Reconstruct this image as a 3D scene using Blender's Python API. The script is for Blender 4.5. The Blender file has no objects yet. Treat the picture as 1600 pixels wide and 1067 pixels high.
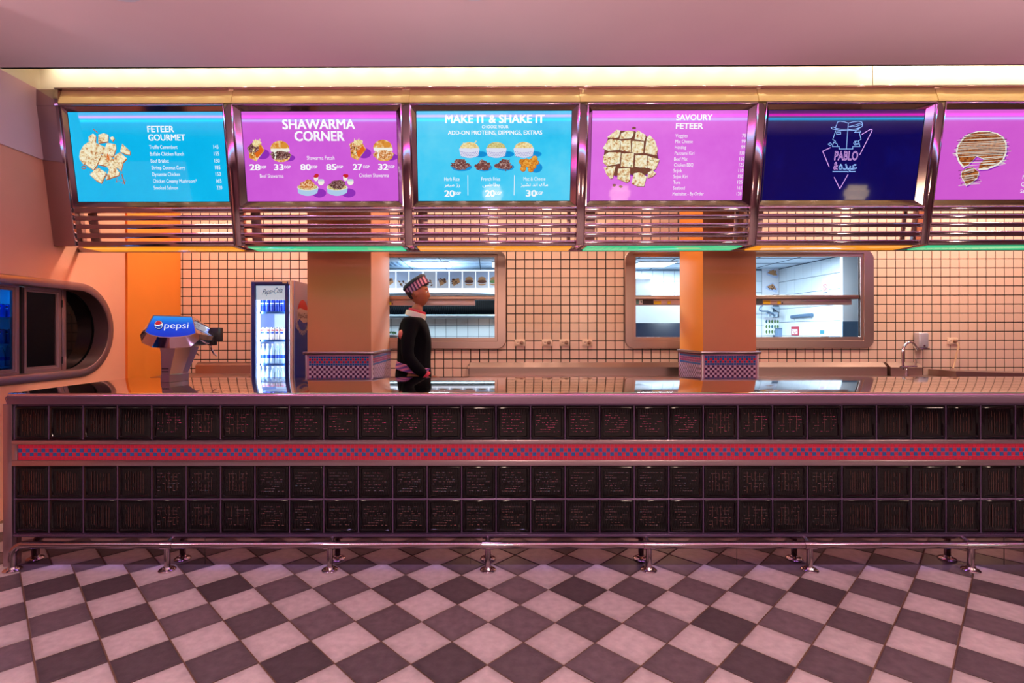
import bpy, bmesh, math, random
from mathutils import Vector, Matrix
R = random.Random(7)
PI = math.pi
D = bpy.data
SC = bpy.context.scene
COL = SC.collection
F, VX, VY, CH = 815.0, 765.0, 518.0, 1.358      # focal length (px of a 1600 px frame), vanishing point, eye height

# ------------------------------------------------------------------ camera, world, exposure
cam = D.cameras.new('camera')
cam.sensor_width = 36.0
cam.lens = F / 1600 * 36
cam.shift_x = (800 - 762) / 1600
cam.shift_y = (518 - 533.5) / 1600
cam.clip_start = 0.05
camo = D.objects.new('camera', cam)
COL.objects.link(camo)
camo.matrix_world = (Matrix.Translation((0, 0, CH)) @ Matrix.Rotation(math.radians(0.2), 4, 'Z')
                     @ Matrix.Rotation(PI / 2, 4, 'X') @ Matrix.Rotation(math.radians(-0.084), 4, 'Z'))
SC.camera = camo
w = D.worlds.new('world')
w.use_nodes = True
w.node_tree.nodes['Background'].inputs[0].default_value = (0.05, 0.03, 0.04, 1)
w.node_tree.nodes['Background'].inputs[1].default_value = 0.3
SC.world = w
SC.view_settings.view_transform = 'Standard'
SC.view_settings.look = 'None'
SC.view_settings.gamma = 1
SC.view_settings.use_curve_mapping = False
SC.view_settings.exposure = 0.0
SC.cycles.max_bounces = 8
SC.cycles.diffuse_bounces = 4
SC.cycles.glossy_bounces = 5
SC.cycles.caustics_reflective = False
SC.cycles.caustics_refractive = False
SC.cycles.sample_clamp_indirect = 4.0
SC.cycles.use_denoising = True


def area(name, loc, size, power, col, rot=(0, 0, 0), sy=None, shape=None, spread=None):
    l = D.lights.new(name, 'AREA')
    l.energy = power
    l.color = col
    l.size = size
    l.shape = shape or ('RECTANGLE' if sy else 'SQUARE')
    if sy:
        l.size_y = sy
    if spread:
        l.spread = math.radians(spread)
    o = D.objects.new(name, l)
    o.location = loc
    o.rotation_euler = rot
    COL.objects.link(o)
    return o


WARM = (1.0, 0.62, 0.42)
PINKW = (1.0, 0.74, 0.68)


def spot(name, loc, power, col, size, blend, rot=(0, 0, 0), rad=0.12):
    l = D.lights.new(name, 'SPOT')
    l.energy = power
    l.color = col
    l.spot_size = math.radians(size)
    l.spot_blend = blend
    l.shadow_soft_size = rad
    o = D.objects.new(name, l)
    o.location = loc
    o.rotation_euler = rot
    COL.objects.link(o)
    return o


# downlights of the dining room (behind and above the camera)
for x in (-4.6, -2.3, 0.0, 2.3, 4.6):
    for y in (-0.5, -2.2, -3.8):
        spot('downlight', (x, y, 3.2), 172 if y > -1 else 125, (1.0, 0.71, 0.58) if y > -1 else PINKW, 135, 0.9)
for x in (-5.0, -1.8, 1.4, 4.6):                        # unseen lamps added near the floor to brighten the ceiling
    spot('ceiling_fill', (x, 0.2, 0.35), 225, (1.0, 0.84, 0.87), 114, 0.3, (PI, 0, 0), 0.08)
# two violet ring downlights just in front of the counter
for x in (-2.06, -0.08):
    area('violet_downlight', (x, 2.865, 3.248), 0.19, 2.5, (0.75, 0.55, 1.0), shape='DISK')
# service aisle lamps behind the menu canopy
for x in (-2.9, -1.95, -0.6, 0.8, 2.4, 4.0, 5.6):
    area('aisle_lamp', (x, 5.15, 3.5), 0.8 if x > -1 else 0.5, 30 + 4.5 * max(x, 0), (1.0, 0.79, 0.63), sy=0.25)
# unseen lamp added to tint the shaded floor before the kick plate violet
area('violet_fill', (0.72, 3.030, 0.168), 6.9, 1.0, (0.40, 0.22, 1.0), sy=0.008, spread=64)
# unseen lamp added under the extractor hood to brighten the tiles below
area('hood_fill', (-1.0, 8.95, 1.80), 2.6, 12, (0.62, 0.87, 1.0), sy=0.2)
# kitchen light panels; the last is an unseen lamp added to brighten the partition
for x, y in ((-0.97, 8.8), (2.75, 8.8), (4.3, 7.6), (0.9, 7.2), (-2.6, 7.6), (3.3, 6.45)):
    area('kitchen_lamp_or_fill', (x, y, 2.46), 0.58, 82, (0.72, 0.88, 1.0))


# ------------------------------------------------------------------ materials
def lin(c):
    r = []
    for v in c[:3]:
        v = v / 255.0
        r.append(v / 12.92 if v <= 0.04045 else ((v + 0.055) / 1.055) ** 2.4)
    return (r[0], r[1], r[2], 1.0)


MATS = {}


def mat(name, col, rough=0.5, metal=0.0, emit=None, estr=0.0, noise=None, bump=None, coat=0.0, rnd=0.0, spec=0.5, trans=0.0, ior=1.5, tile=False):
    """col in sRGB 0-255; noise=(scale, amount); bump=(scale, strength, stretch)"""
    if name in MATS:
        return MATS[name]
    m = D.materials.new(name)
    m.use_nodes = True
    nt = m.node_tree
    b = nt.nodes['Principled BSDF']
    b.inputs['Base Color'].default_value = lin(col)
    b.inputs['Roughness'].default_value = rough
    b.inputs['Metallic'].default_value = metal
    b.inputs['Specular IOR Level'].default_value = spec
    b.inputs['Coat Weight'].default_value = coat
    b.inputs['Coat Roughness'].default_value = 0.05
    b.inputs['Transmission Weight'].default_value = trans
    b.inputs['IOR'].default_value = ior
    if emit:
        b.inputs['Emission Color'].default_value = lin(emit)
        b.inputs['Emission Strength'].default_value = estr
    tc = nt.nodes.new('ShaderNodeTexCoord') if (noise or bump) else None
    if noise or rnd:
        hsv = nt.nodes.new('ShaderNodeHueSaturation')
        hsv.inputs['Color'].default_value = lin(col)
        val = None
        if noise:
            n = nt.nodes.new('ShaderNodeTexNoise')
            n.inputs['Scale'].default_value = noise[0]
            n.inputs['Detail'].default_value = 6
            if tile:                                 # every tile its own patch of grain: noise over the place it lies at
                ge = nt.nodes.new('ShaderNodeNewGeometry')
                nt.links.new(ge.outputs['Position'], n.inputs['Vector'])
            else:
                nt.links.new(tc.outputs['Object'], n.inputs['Vector'])
            mr = nt.nodes.new('ShaderNodeMapRange')
            mr.inputs['From Min'].default_value = 0.3
            mr.inputs['From Max'].default_value = 0.7
            mr.inputs['To Min'].default_value = 1 - noise[1]
            mr.inputs['To Max'].default_value = 1 + noise[1]
            nt.links.new(n.outputs['Fac'], mr.inputs['Value'])
            val = mr.outputs['Result']
        if rnd:
            oi = nt.nodes.new('ShaderNodeObjectInfo')
            m2 = nt.nodes.new('ShaderNodeMapRange')
            m2.inputs['To Min'].default_value = 1 - rnd
            m2.inputs['To Max'].default_value = 1 + rnd
            nt.links.new(oi.outputs['Random'], m2.inputs['Value'])
            if val:
                mu = nt.nodes.new('ShaderNodeMath')
                mu.operation = 'MULTIPLY'
                nt.links.new(val, mu.inputs[0])
                nt.links.new(m2.outputs['Result'], mu.inputs[1])
                val = mu.outputs[0]
            else:
                val = m2.outputs['Result']
        if tile:                                     # dirt rubbed into the tile edges
            se = nt.nodes.new('ShaderNodeSeparateXYZ')
            nt.links.new(tc.outputs['Object'], se.inputs[0])
            ab = []
            for q in 'XY':
                a_ = nt.nodes.new('ShaderNodeMath')
                a_.operation = 'ABSOLUTE'
                nt.links.new(se.outputs[q], a_.inputs[0])
                ab.append(a_)
            ad = nt.nodes.new('ShaderNodeMath')
            ad.operation = 'ADD'
            nt.links.new(ab[0].outputs[0], ad.inputs[0])
            nt.links.new(ab[1].outputs[0], ad.inputs[1])
            m3 = nt.nodes.new('ShaderNodeMapRange')
            m3.inputs['From Min'].default_value, m3.inputs['From Max'].default_value = 0.10, 0.152
            m3.inputs['To Min'].default_value, m3.inputs['To Max'].default_value = 1.04, 0.80
            nt.links.new(ad.outputs[0], m3.inputs['Value'])
            mu2 = nt.nodes.new('ShaderNodeMath')
            mu2.operation = 'MULTIPLY'
            nt.links.new(val, mu2.inputs[0])
            nt.links.new(m3.outputs['Result'], mu2.inputs[1])
            val = mu2.outputs[0]
        nt.links.new(val, hsv.inputs['Value'])
        nt.links.new(hsv.outputs['Color'], b.inputs['Base Color'])
    if bump:
        n = nt.nodes.new('ShaderNodeTexNoise')
        n.inputs['Scale'].default_value = bump[0]
        n.inputs['Detail'].default_value = 3
        if len(bump) > 2:
            mp = nt.nodes.new('ShaderNodeMapping')
            mp.inputs['Scale'].default_value = bump[2]
            nt.links.new(tc.outputs['Object'], mp.inputs['Vector'])
            nt.links.new(mp.outputs['Vector'], n.inputs['Vector'])
        else:
            nt.links.new(tc.outputs['Object'], n.inputs['Vector'])
        bp = nt.nodes.new('ShaderNodeBump')
        bp.inputs['Strength'].default_value = bump[1]
        bp.inputs['Distance'].default_value = 0.02
        nt.links.new(n.outputs['Fac'], bp.inputs['Height'])
        nt.links.new(bp.outputs['Normal'], b.inputs['Normal'])
    MATS[name] = m
    return m


def glow(name, col, s=1.0, gloss=True):
    """lit screen ink, lamp or backlit print"""
    return mat(name, (4, 4, 4), rough=0.04 if gloss else 0.5, emit=col, estr=s, spec=0.5 if gloss else 0.1)


steel = mat('polished_steel', (168, 150, 156), 0.10, 1.0, bump=(1.3, 0.04))
steel2 = mat('satin_steel', (176, 158, 166), 0.30, 1.0, bump=(3.0, 0.03, (1, 1, 30)))
topsteel = mat('worktop_steel', (206, 190, 188), 0.06, 1.0, bump=(2.2, 0.006))
mirror = mat('mirror_steel', (150, 128, 122), 0.05, 1.0, bump=(1.0, 0.01))
chrome = mat('chrome', (214, 205, 208), 0.06, 1.0)
golds = mat('brass_tinted_steel', (255, 230, 160), 0.25, 0.35, bump=(1.6, 0.05))
framest = mat('frame_steel', (186, 160, 150), 0.34, 1.0, bump=(2.0, 0.02))
plaster = mat('salmon_plaster', (238, 168, 138), 0.75, noise=(3.0, 0.03), bump=(60, 0.04))
mauve = mat('mauve_plaster', (226, 190, 194), 0.8, noise=(2.0, 0.02))
roompl = mat('dark_rose_plaster', (128, 86, 98), 0.8, noise=(2.0, 0.04))
cream = mat('cream_board', (250, 238, 212), 0.6)
orangelit = mat('orange_light_tint', (240, 140, 45), 0.6, noise=(3.0, 0.02))  # orange light put into the colour of wall strip and column side
columnp = mat('terracotta_paint', (214, 134, 98), 0.65, noise=(3.0, 0.03))
grout = mat('black_grout', (26, 14, 14), 0.8)
walltile = mat('peach_wall_tile', (242, 200, 178), 0.22, rnd=0.035, noise=(1.2, 0.02))
fgrout = mat('brown_grout', (104, 78, 60), 0.85)
tlight = mat('pale_concrete_tile', (184, 173, 170), 0.42, spec=0.3, noise=(26.0, 0.13), rnd=0.06, bump=(90, 0.05), tile=True)
tdark = mat('charcoal_concrete_tile', (94, 82, 85), 0.40, spec=0.3, noise=(26.0, 0.20), rnd=0.34, bump=(90, 0.05), tile=True)
black = mat('black_plastic', (18, 16, 18), 0.4)
dark = mat('dark_void', (7, 6, 8), 0.7)
darkgl = mat('dark_glass', (6, 6, 9), 0.05, spec=0.15)
blkglass = mat('smoked_glass_block', (10, 7, 10), 0.06, spec=0.35)
glintrib = mat('glint_rib', (168, 128, 118), 0.2, 1.0)  # bright metal that paints the light lines of the glass blocks
joint = mat('violet_black_joint', (112, 92, 126), 0.25, 0.7)
red_t = mat('red_mosaic', (190, 22, 58), 0.25)
blue_t = mat('blue_mosaic', (28, 84, 150), 0.25)
lil_t = mat('lilac_mosaic', (206, 176, 204), 0.25)
plum_t = mat('plum_mosaic', (74, 34, 76), 0.25)
mgrout = mat('mosaic_grout', (170, 110, 140), 0.8)
white_p = mat('white_plastic', (236, 226, 220), 0.35)
cream_p = mat('cream_plastic', (240, 206, 178), 0.4)
white_e = mat('white_enamel', (235, 238, 245), 0.3)
blue_e = mat('blue_enamel', (22, 62, 190), 0.25)
navy_e = mat('navy_enamel', (24, 40, 120), 0.3)
ktile = mat('white_kitchen_tile', (226, 238, 246), 0.2, rnd=0.02)
kgrout = mat('grey_grout', (84, 104, 126), 0.8)
kwhite = mat('kitchen_white', (230, 238, 245), 0.5)
ksteel = mat('kitchen_steel', (190, 205, 218), 0.3, 1.0)
kblue = mat('slate_blue_metal', (84, 112, 142), 0.4, 0.2)


# ------------------------------------------------------------------ builders
def PX(px, Y):
    return (px - VX) / F * Y


def PZ(py, Y):
    return CH - (py - VY) / F * Y


def P3(px, py, Y):
    return Vector((PX(px, Y), Y, PZ(py, Y)))


def link(o, parent=None):
    COL.objects.link(o)
    if parent is not None:
        o.parent = parent
        if parent.type == 'EMPTY' and parent.parent is None:
            o.matrix_parent_inverse = Matrix.Translation(-parent.location)
    return o


def thing(name, label, cat, loc=(0, 0, 0), group=None, kind=None):
    o = D.objects.new(name, None)
    o.empty_display_size = 0.05
    o.location = loc
    COL.objects.link(o)
    if label:
        o['label'] = label
    if cat:
        o['category'] = cat
    if group:
        o['group'] = group
    if kind:
        o['kind'] = kind
    return o


def tag(o, label=None, cat=None, group=None, kind=None):
    if label:
        o['label'] = label
    if cat:
        o['category'] = cat
    if group:
        o['group'] = group
    if kind:
        o['kind'] = kind
    return o


def done(name, bm, m, parent=None, smooth=True, ang=35, label=None, loc=None, kind=None):
    me = D.meshes.new(name)
    bmesh.ops.recalc_face_normals(bm, faces=bm.faces[:]) if not getattr(bm, 'keepn', False) else None
    bm.to_mesh(me)
    bm.free()
    for x in (m if isinstance(m, (list, tuple)) else [m]):
        me.materials.append(x)
    if smooth and len(me.polygons):
        me.shade_smooth()
        me.set_sharp_from_angle(angle=math.radians(ang))
    o = D.objects.new(name, me)
    if loc is not None:
        o.location = loc
    link(o, parent)
    if label:
        o['label'] = label
    if kind:
        o['kind'] = kind
    return o


def B():
    return bmesh.new()


def box(bm, x0, x1, y0, y1, z0, z1, bev=0.0, mi=0, seg=2, M=None):
    r = bmesh.ops.create_cube(bm, size=1.0, matrix=Matrix.Translation(((x0 + x1) / 2, (y0 + y1) / 2, (z0 + z1) / 2))
                              @ Matrix.Diagonal((abs(x1 - x0), abs(y1 - y0), abs(z1 - z0), 1)))
    vs = r['verts']
    fs = {f for v in vs for f in v.link_faces}
    for f in fs:
        f.material_index = mi
    if bev > 0:
        es = {e for v in vs for e in v.link_edges}
        rb = bmesh.ops.bevel(bm, geom=list(es), offset=bev, segments=seg, affect='EDGES', profile=0.5)
        for f in rb['faces']:
            f.material_index = mi
        vs = list({v for f in rb['faces'] for v in f.verts} | {v for v in vs if v.is_valid})
    if M is not None:
        bmesh.ops.transform(bm, matrix=M, verts=[v for v in vs if v.is_valid])
    return bm


def mbox(name, x0, x1, y0, y1, z0, z1, m, parent=None, bev=0.0, label=None, kind=None, M=None, seg=2):
    bm = B()
    box(bm, x0, x1, y0, y1, z0, z1, bev, M=M, seg=seg)
    return done(name, bm, m, parent, label=label, kind=kind)


def tube(bm, pts, r, seg=12, mi=0, caps=True):
    pts = [Vector(p) for p in pts]
    n = len(pts)
    rs = r if isinstance(r, (list, tuple)) else [r] * n
    rings = []
    up = None
    for i, p in enumerate(pts):
        t = (pts[min(i + 1, n - 1)] - pts[max(i - 1, 0)]).normalized()
        if up is None:
            up = Vector((0, 0, 1)) if abs(t.z) < 0.9 else Vector((1, 0, 0))
        a = t.cross(up)
        if a.length < 1e-6:
            a = t.orthogonal()
        a.normalize()
        b = a.cross(t).normalized()
        up = b
        rings.append([bm.verts.new(p + (a * math.cos(2 * PI * k / seg) + b * math.sin(2 * PI * k / seg)) * rs[i]) for k in range(seg)])
    for i in range(n - 1):
        for k in range(seg):
            f = bm.faces.new((rings[i][k], rings[i][(k + 1) % seg], rings[i + 1][(k + 1) % seg], rings[i + 1][k]))
            f.material_index = mi
    if caps:
        for rg in (rings[0], rings[-1]):
            f = bm.faces.new(rg)
            f.material_index = mi
    return bm


def lathe(bm, prof, c=(0, 0, 0), seg=20, mi=0, M=None):
    """prof: list of (radius, height) from bottom to top, revolved about z"""
    rings = []
    T = Matrix.Translation(c) @ (M or Matrix.Identity(4))
    for r, z in prof:
        if r < 1e-6:
            rings.append([bm.verts.new(T @ Vector((0, 0, z)))])
        else:
            rings.append([bm.verts.new(T @ Vector((r * math.cos(2 * PI * k / seg), r * math.sin(2 * PI * k / seg), z))) for k in range(seg)])
    for a, b in zip(rings, rings[1:]):
        for k in range(seg):
            k2 = (k + 1) % seg
            if len(a) == 1 and len(b) == 1:
                continue
            if len(a) == 1:
                f = bm.faces.new((a[0], b[k], b[k2]))
            elif len(b) == 1:
                f = bm.faces.new((a[k], a[k2], b[0]))
            else:
                f = bm.faces.new((a[k], a[k2], b[k2], b[k]))
            f.material_index = mi
    for rg in (rings[0], rings[-1]):
        if len(rg) > 1:
            f = bm.faces.new(rg)
            f.material_index = mi
    return bm


def prism(bm, pts, fn, d0, d1, mi=0):
    """2-D outline pts extruded from depth d0 to d1; fn(a, b, d) -> point"""
    lo = [bm.verts.new(fn(a, b, d0)) for a, b in pts]
    hi = [bm.verts.new(fn(a, b, d1)) for a, b in pts]
    n = len(pts)
    fs = [bm.faces.new(lo), bm.faces.new(hi[::-1])]
    for i in range(n):
        fs.append(bm.faces.new((lo[i], lo[(i + 1) % n], hi[(i + 1) % n], hi[i])))
    for f in fs:
        f.material_index = mi
    return bm


def rrect(x0, x1, z0, z1, r, n=6):
    p = []
    for cx, cz, a0 in ((x1 - r, z1 - r, 0), (x0 + r, z1 - r, 90), (x0 + r, z0 + r, 180), (x1 - r, z0 + r, 270)):
        for k in range(n + 1):
            a = math.radians(a0 + 90 * k / n)
            p.append((cx + r * math.cos(a), cz + r * math.sin(a)))
    return p


def loops(bm, rows, mi=0, closed=True):
    """bridge equal-length loops of points"""
    vr = [[bm.verts.new(p) for p in row] for row in rows]
    n = len(vr[0])
    for a, b in zip(vr, vr[1:]):
        for i in range(n if closed else n - 1):
            f = bm.faces.new((a[i], a[(i + 1) % n], b[(i + 1) % n], b[i]))
            f.material_index = mi
    return vr


def holed(bm, outer, holes, fn):
    """flat face with holes"""
    es = []
    for lp in [outer] + holes:
        vs = [bm.verts.new(fn(a, b)) for a, b in lp]
        for i in range(len(vs)):
            es.append(bm.edges.new((vs[i], vs[(i + 1) % len(vs)])))
    bmesh.ops.triangle_fill(bm, use_beauty=True, use_dissolve=False, edges=es)
    return bm


_FM = {}


def textmesh(s, bold=0.0, outline=0.0):
    """glyph mesh (or outline tube mesh) of a string, as (verts, faces)"""
    k = (s, bold, outline)
    if k in _FM:
        return _FM[k]
    c = D.curves.new('lettering', 'FONT')
    c.body = s
    c.resolution_u = 3
    c.offset = bold
    if outline:
        c.fill_mode = 'NONE'
        c.bevel_depth = outline
        c.bevel_resolution = 0
    o = D.objects.new('lettering', c)
    COL.objects.link(o)
    dg = bpy.context.evaluated_depsgraph_get()
    me = o.evaluated_get(dg).to_mesh()
    r = ([v.co.copy() for v in me.vertices], [tuple(p.vertices) for p in me.polygons])
    D.objects.remove(o)
    D.curves.remove(c)
    _FM[k] = r
    return r


def put_text(bm, s, fn, x0, x1, base, cap, bold=0.0, mi=0, outline=0.0, slant=0.0):
    """fit a string between x0 and x1 with its baseline at base and capital height cap; fn(a, b) -> point"""
    vs, fs = textmesh(s, bold, outline)
    if not vs:
        return bm
    a0 = min(v.x for v in vs)
    a1 = max(v.x for v in vs)
    sx = (x1 - x0) / (a1 - a0)
    sy = cap / 0.69
    nv = [bm.verts.new(fn(x0 + (v.x - a0) * sx + slant * v.y * sy, base + v.y * sy)) for v in vs]
    for f in fs:
        try:
            q = bm.faces.new([nv[i] for i in f])
            q.material_index = mi
        except ValueError:
            pass
    return bm


def shared(name, me, loc, parent, kind=None, rot=None):
    o = D.objects.new(name, me)
    o.location = loc
    if rot:
        o.rotation_euler = rot
    link(o, parent)
    if kind:
        o['kind'] = kind
    return o


def tree_copy(src, loc, label=None, group=None):
    r = src.copy()
    COL.objects.link(r)
    r.location = loc
    if label:
        r['label'] = label
    if group:
        r['group'] = group
    for ch in list(src.children):
        c = ch.copy()
        COL.objects.link(c)
        c.parent = r
        c.matrix_parent_inverse = ch.matrix_parent_inverse.copy()
        for g in list(ch.children):
            d = g.copy()
            COL.objects.link(d)
            d.parent = c
    return r

# ------------------------------------------------------------------ setting: walls, floor, ceiling
XW = -3.53          # left wall plane
YB = 5.92           # tiled back wall plane
ZC = 3.262           # dining room ceiling


def struct(o):
    o['kind'] = 'structure'
    return o


# --- floor
fl = struct(mbox('floor', -7.6, 9.6, -4.6, 9.9, -0.12, -0.004, fgrout))
HD = 0.15625        # half diagonal of a tile
tl = 0.2145
CX0, CY0 = -0.006, 2.598


def tile_mesh(name, m):
    bm = B()
    a, b = tl / 2, tl / 2 - 0.003
    lo = [bm.verts.new((x * a, y * a, -0.012)) for x, y in ((-1, -1), (1, -1), (1, 1), (-1, 1))]
    mi = [bm.verts.new((x * a, y * a, -0.0015)) for x, y in ((-1, -1), (1, -1), (1, 1), (-1, 1))]
    hi = [bm.verts.new((x * b, y * b, 0)) for x, y in ((-1, -1), (1, -1), (1, 1), (-1, 1))]
    for p, q in ((lo, mi), (mi, hi)):
        for i in range(4):
            bm.faces.new((p[i], p[(i + 1) % 4], q[(i + 1) % 4], q[i]))
    bm.faces.new(hi)
    bmesh.ops.rotate(bm, verts=bm.verts[:], cent=(0, 0, 0), matrix=Matrix.Rotation(PI / 4 - 0.012, 3, 'Z'))
    me = D.meshes.new(name)
    bm.to_mesh(me)
    bm.free()
    me.materials.append(m)
    return me


t_l, t_d = tile_mesh('tile_pale', tlight), tile_mesh('tile_charcoal', tdark)
rest = B()
rot = Matrix.Rotation(-0.012, 2)
for m in range(-50, 12):
    for k in range(-60, 64):
        if (m + k) % 2:
            continue
        v = rot @ Vector((k * HD, m * HD))
        x, y = CX0 + v.x, CY0 + v.y
        if not (-7.5 < x < 9.5 and -4.5 < y < (3.3 if x > -2.9 else 5.8)):
            continue
        if y > 3.3 and x < XW:
            continue
        lightrow = (m % 2 == 0)
        lim = 0.99 * y + 0.25
        if 1.9 < y < 3.22 and -0.94 * y - 0.2 < x < 1.03 * y + 0.2:
            shared('tile', t_l if lightrow else t_d, (x, y, R.uniform(-0.0006, 0.0006)), fl)
        else:
            a = tl / 2
            c, s = math.cos(PI / 4 - 0.012), math.sin(PI / 4 - 0.012)
            q = [rest.verts.new((x + c * u * a - s * v2 * a, y + s * u * a + c * v2 * a, 0)) for u, v2 in ((-1, -1), (1, -1), (1, 1), (-1, 1))]
            rest.faces.new(q).material_index = 0 if lightrow else 1
done('tile_field', rest, [mat('pale_concrete', (184, 173, 170), 0.42, spec=0.3, noise=(7.0, 0.09)), mat('charcoal_concrete', (94, 82, 85), 0.4, spec=0.3, noise=(7.0, 0.16))], fl, smooth=False, kind='stuff')

# --- ceiling of the dining room, slot above the menu canopy, ceiling over the aisle
ce = struct(mbox('ceiling', -7.6, 9.6, -4.6, 3.76, ZC, ZC + 0.12, mauve))
mbox('cove_liner', XW, 9.6, 3.74, 3.76, ZC + 0.0, 3.75, cream, ce)
struct(mbox('trim_1', XW, 9.6, 3.74, 4.12, 3.75, 3.80, cream))
for i, (a, b) in enumerate(((XW, 2.985), (2.992, 9.5))):
    mbox('cove_board', a, b, 4.075, 4.10, 3.255, 3.75, cream, ce)
struct(mbox('trim_2', XW, 9.6, 4.10, 6.1, 3.55, 3.65, mauve))
for k in range(33):                                    # small lamps hidden in the slot
    l = D.lights.new('cove_lamp', 'SPOT')
    l.spot_size = math.radians(125)
    l.spot_blend = 0.7
    x = -3.31 + 0.2535 * k
    l.energy = 1.75 if x < 2.95 else 3.0
    l.color = (1.0, 0.92, 0.76)
    l.shadow_soft_size = 0.012
    o = D.objects.new('cove_lamp', l)
    o.location = (x, 3.945, 3.465)
    o.rotation_euler = (math.radians(62), 0, 0)
    COL.objects.link(o)

# --- left wall with the stadium-shaped niche
NZ, NR, NYE, NYS = 1.376, 0.408, 4.465, 2.95          # centre height, outer radius, arc centres


def stadium(r, n=18):
    p = []
    for k in range(n + 1):
        a = -PI / 2 + PI * k / n
        p.append((NYE + r * math.cos(a), NZ + r * math.sin(a)))
    for k in range(n + 1):
        a = PI / 2 + PI * k / n
        p.append((NYS + r * math.cos(a), NZ + r * math.sin(a)))
    return p


bm = B()
holed(bm, [(2.2, -0.004), (6.05, -0.004), (6.05, 3.75), (3.70, 3.75), (3.70, 2.717), (2.2, 2.717)], [stadium(NR - 0.035)], lambda a, b: Vector((XW, a, b)))
wl = struct(done('wall_left', bm, plaster, smooth=False))
mbox('return_wall', -7.6, XW, 2.14, 2.2, 0, 2.717, plaster, wl)
struct(mbox('trim_3', XW, XW + 0.014, 3.70, 4.10, 2.717, 3.25, mauve))
mbox('cove_end', XW, XW + 0.01, 3.70, 4.10, 3.252, 3.74, cream, wl)
mbox('painted_light', XW, XW + 0.022, 5.045, 5.915, 0.0, 3.5, orangelit, wl)  # thin panel added to carry the orange light on the wall
bm = B()
s1, s2 = stadium(NR), stadium(NR - 0.068)
loops(bm, [[(XW - 0.01, a, b) for a, b in s1], [(XW + 0.012, a, b) for a, b in stadium(NR - 0.002)], [(XW + 0.016, a, b) for a, b in stadium(NR - 0.008)],
           [(XW + 0.016, a, b) for a, b in stadium(NR - 0.062)], [(XW + 0.012, a, b) for a, b in s2], [(XW - 0.12, a, b) for a, b in s2]])
nf = struct(done('window_3', bm, mat('rose_steel', (150, 118, 120), 0.36, 0.85)))
nf['label'] = 'stadium shaped steel frame of the niche in the salmon left wall'

# --- other room walls (behind and beside the camera)
struct(mbox('wall_rear', -7.6, 9.6, -4.7, -4.6, 0, ZC, roompl))
struct(mbox('wall_right', 9.5, 9.6, -4.6, 9.9, 0, ZC + 0.5, roompl))
struct(mbox('wall_entry', -7.7, -7.6, -4.6, 2.2, 0, ZC, roompl))

# --- tiled back wall with two pass windows
TP, TX0, TZ0 = 0.1024, 0.1954, 2.172
W1 = (PX(524, YB), PX(791, YB), PZ(545, YB), PZ(391.5, YB))       # outer frame x0 x1 z0 z1
W2 = (PX(976, YB), PX(1363, YB), PZ(545, YB), PZ(391.5, YB))
H1 = (PX(541, YB), PX(773, YB), PZ(527.3, YB), PZ(402, YB))
H2 = (PX(993.2, YB), PX(1343, YB), PZ(527, YB), PZ(402, YB))
bm = B()
zs = [0, H1[2], H1[3], 3.6]
box(bm, XW, 9.5, YB + 0.005, YB + 0.03, 0, H1[2])
box(bm, XW, 9.5, YB + 0.005, YB + 0.03, H1[3], 3.6)
for a, b in ((XW, H1[0]), (H1[1], H2[0]), (H2[1], 9.5)):
    box(bm, a, b, YB + 0.005, YB + 0.03, H1[2], H1[3])
wb = struct(done('wall_back', bm, grout, smooth=False))


def wtile(bm, x0, x1, z0, z1, y):
    c = 0.0022
    lo = [bm.verts.new(p) for p in ((x0, y + 0.006, z0), (x1, y + 0.006, z0), (x1, y + 0.006, z1), (x0, y + 0.006, z1))]
    hi = [bm.verts.new(p) for p in ((x0 + c, y, z0 + c), (x1 - c, y, z0 + c), (x1 - c, y, z1 - c), (x0 + c, y, z1 - c))]
    for i in range(4):
        bm.faces.new((lo[i], lo[(i + 1) % 4], hi[(i + 1) % 4], hi[i]))
    bm.faces.new(hi)


tb = B()
wtile(tb, -0.0470, 0.0470, -0.0470, 0.0470, 0)
tme = D.meshes.new('wall_tile')
tb.to_mesh(tme)
tb.free()
tme.materials.append(walltile)
single, rest = [], B()
for i in range(-37, 70):
    for j in range(-20, 13):
        x0, x1 = TX0 + i * TP + 0.0042, TX0 + (i + 1) * TP - 0.0042
        z0, z1 = TZ0 - (j + 1) * TP + 0.0042, TZ0 - j * TP - 0.0042
        if x1 < XW or z0 > 3.5 or z1 < 0.0:
            continue
        x0 = max(x0, XW)
        parts = [(x0, x1, z0, z1)]
        full = x1 - x0 > 0.09
        for h in (H1, H2):
            np_ = []
            for (a, b, c, d) in parts:
                if b <= h[0] or a >= h[1] or d <= h[2] or c >= h[3]:
                    np_.append((a, b, c, d))
                    continue
                full = False
                if a < h[0]:
                    np_.append((a, h[0], c, d))
                if b > h[1]:
                    np_.append((h[1], b, c, d))
                if c < h[2]:
                    np_.append((max(a, h[0]), min(b, h[1]), c, h[2]))
                if d > h[3]:
                    np_.append((max(a, h[0]), min(b, h[1]), h[3], d))
            parts = np_
        cx, cz = (x0 + x1) / 2, (z0 + z1) / 2
        px, py = VX + F * cx / YB, VY - F * (cz - CH) / YB
        vis = full and 392 < py < 575 and (789 < px < 978 or 1361 < px < 1600)
        if vis:
            single.append((0 if px < 1000 else 1, px, cx, cz))
        else:
            for (a, b, c, d) in parts:
                if b - a > 0.008 and d - c > 0.008:
                    wtile(rest, a, b, c, d, YB)
single.sort()
for n, (_, px, cx, cz) in enumerate(single):
    if n < 296:
        shared('tile', tme, (cx, YB, cz), wb)
    else:
        wtile(rest, cx - 0.0470, cx + 0.0470, cz - 0.0470, cz + 0.0470, YB)
done('tile_field', rest, walltile, wb, smooth=False, kind='stuff')


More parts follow.
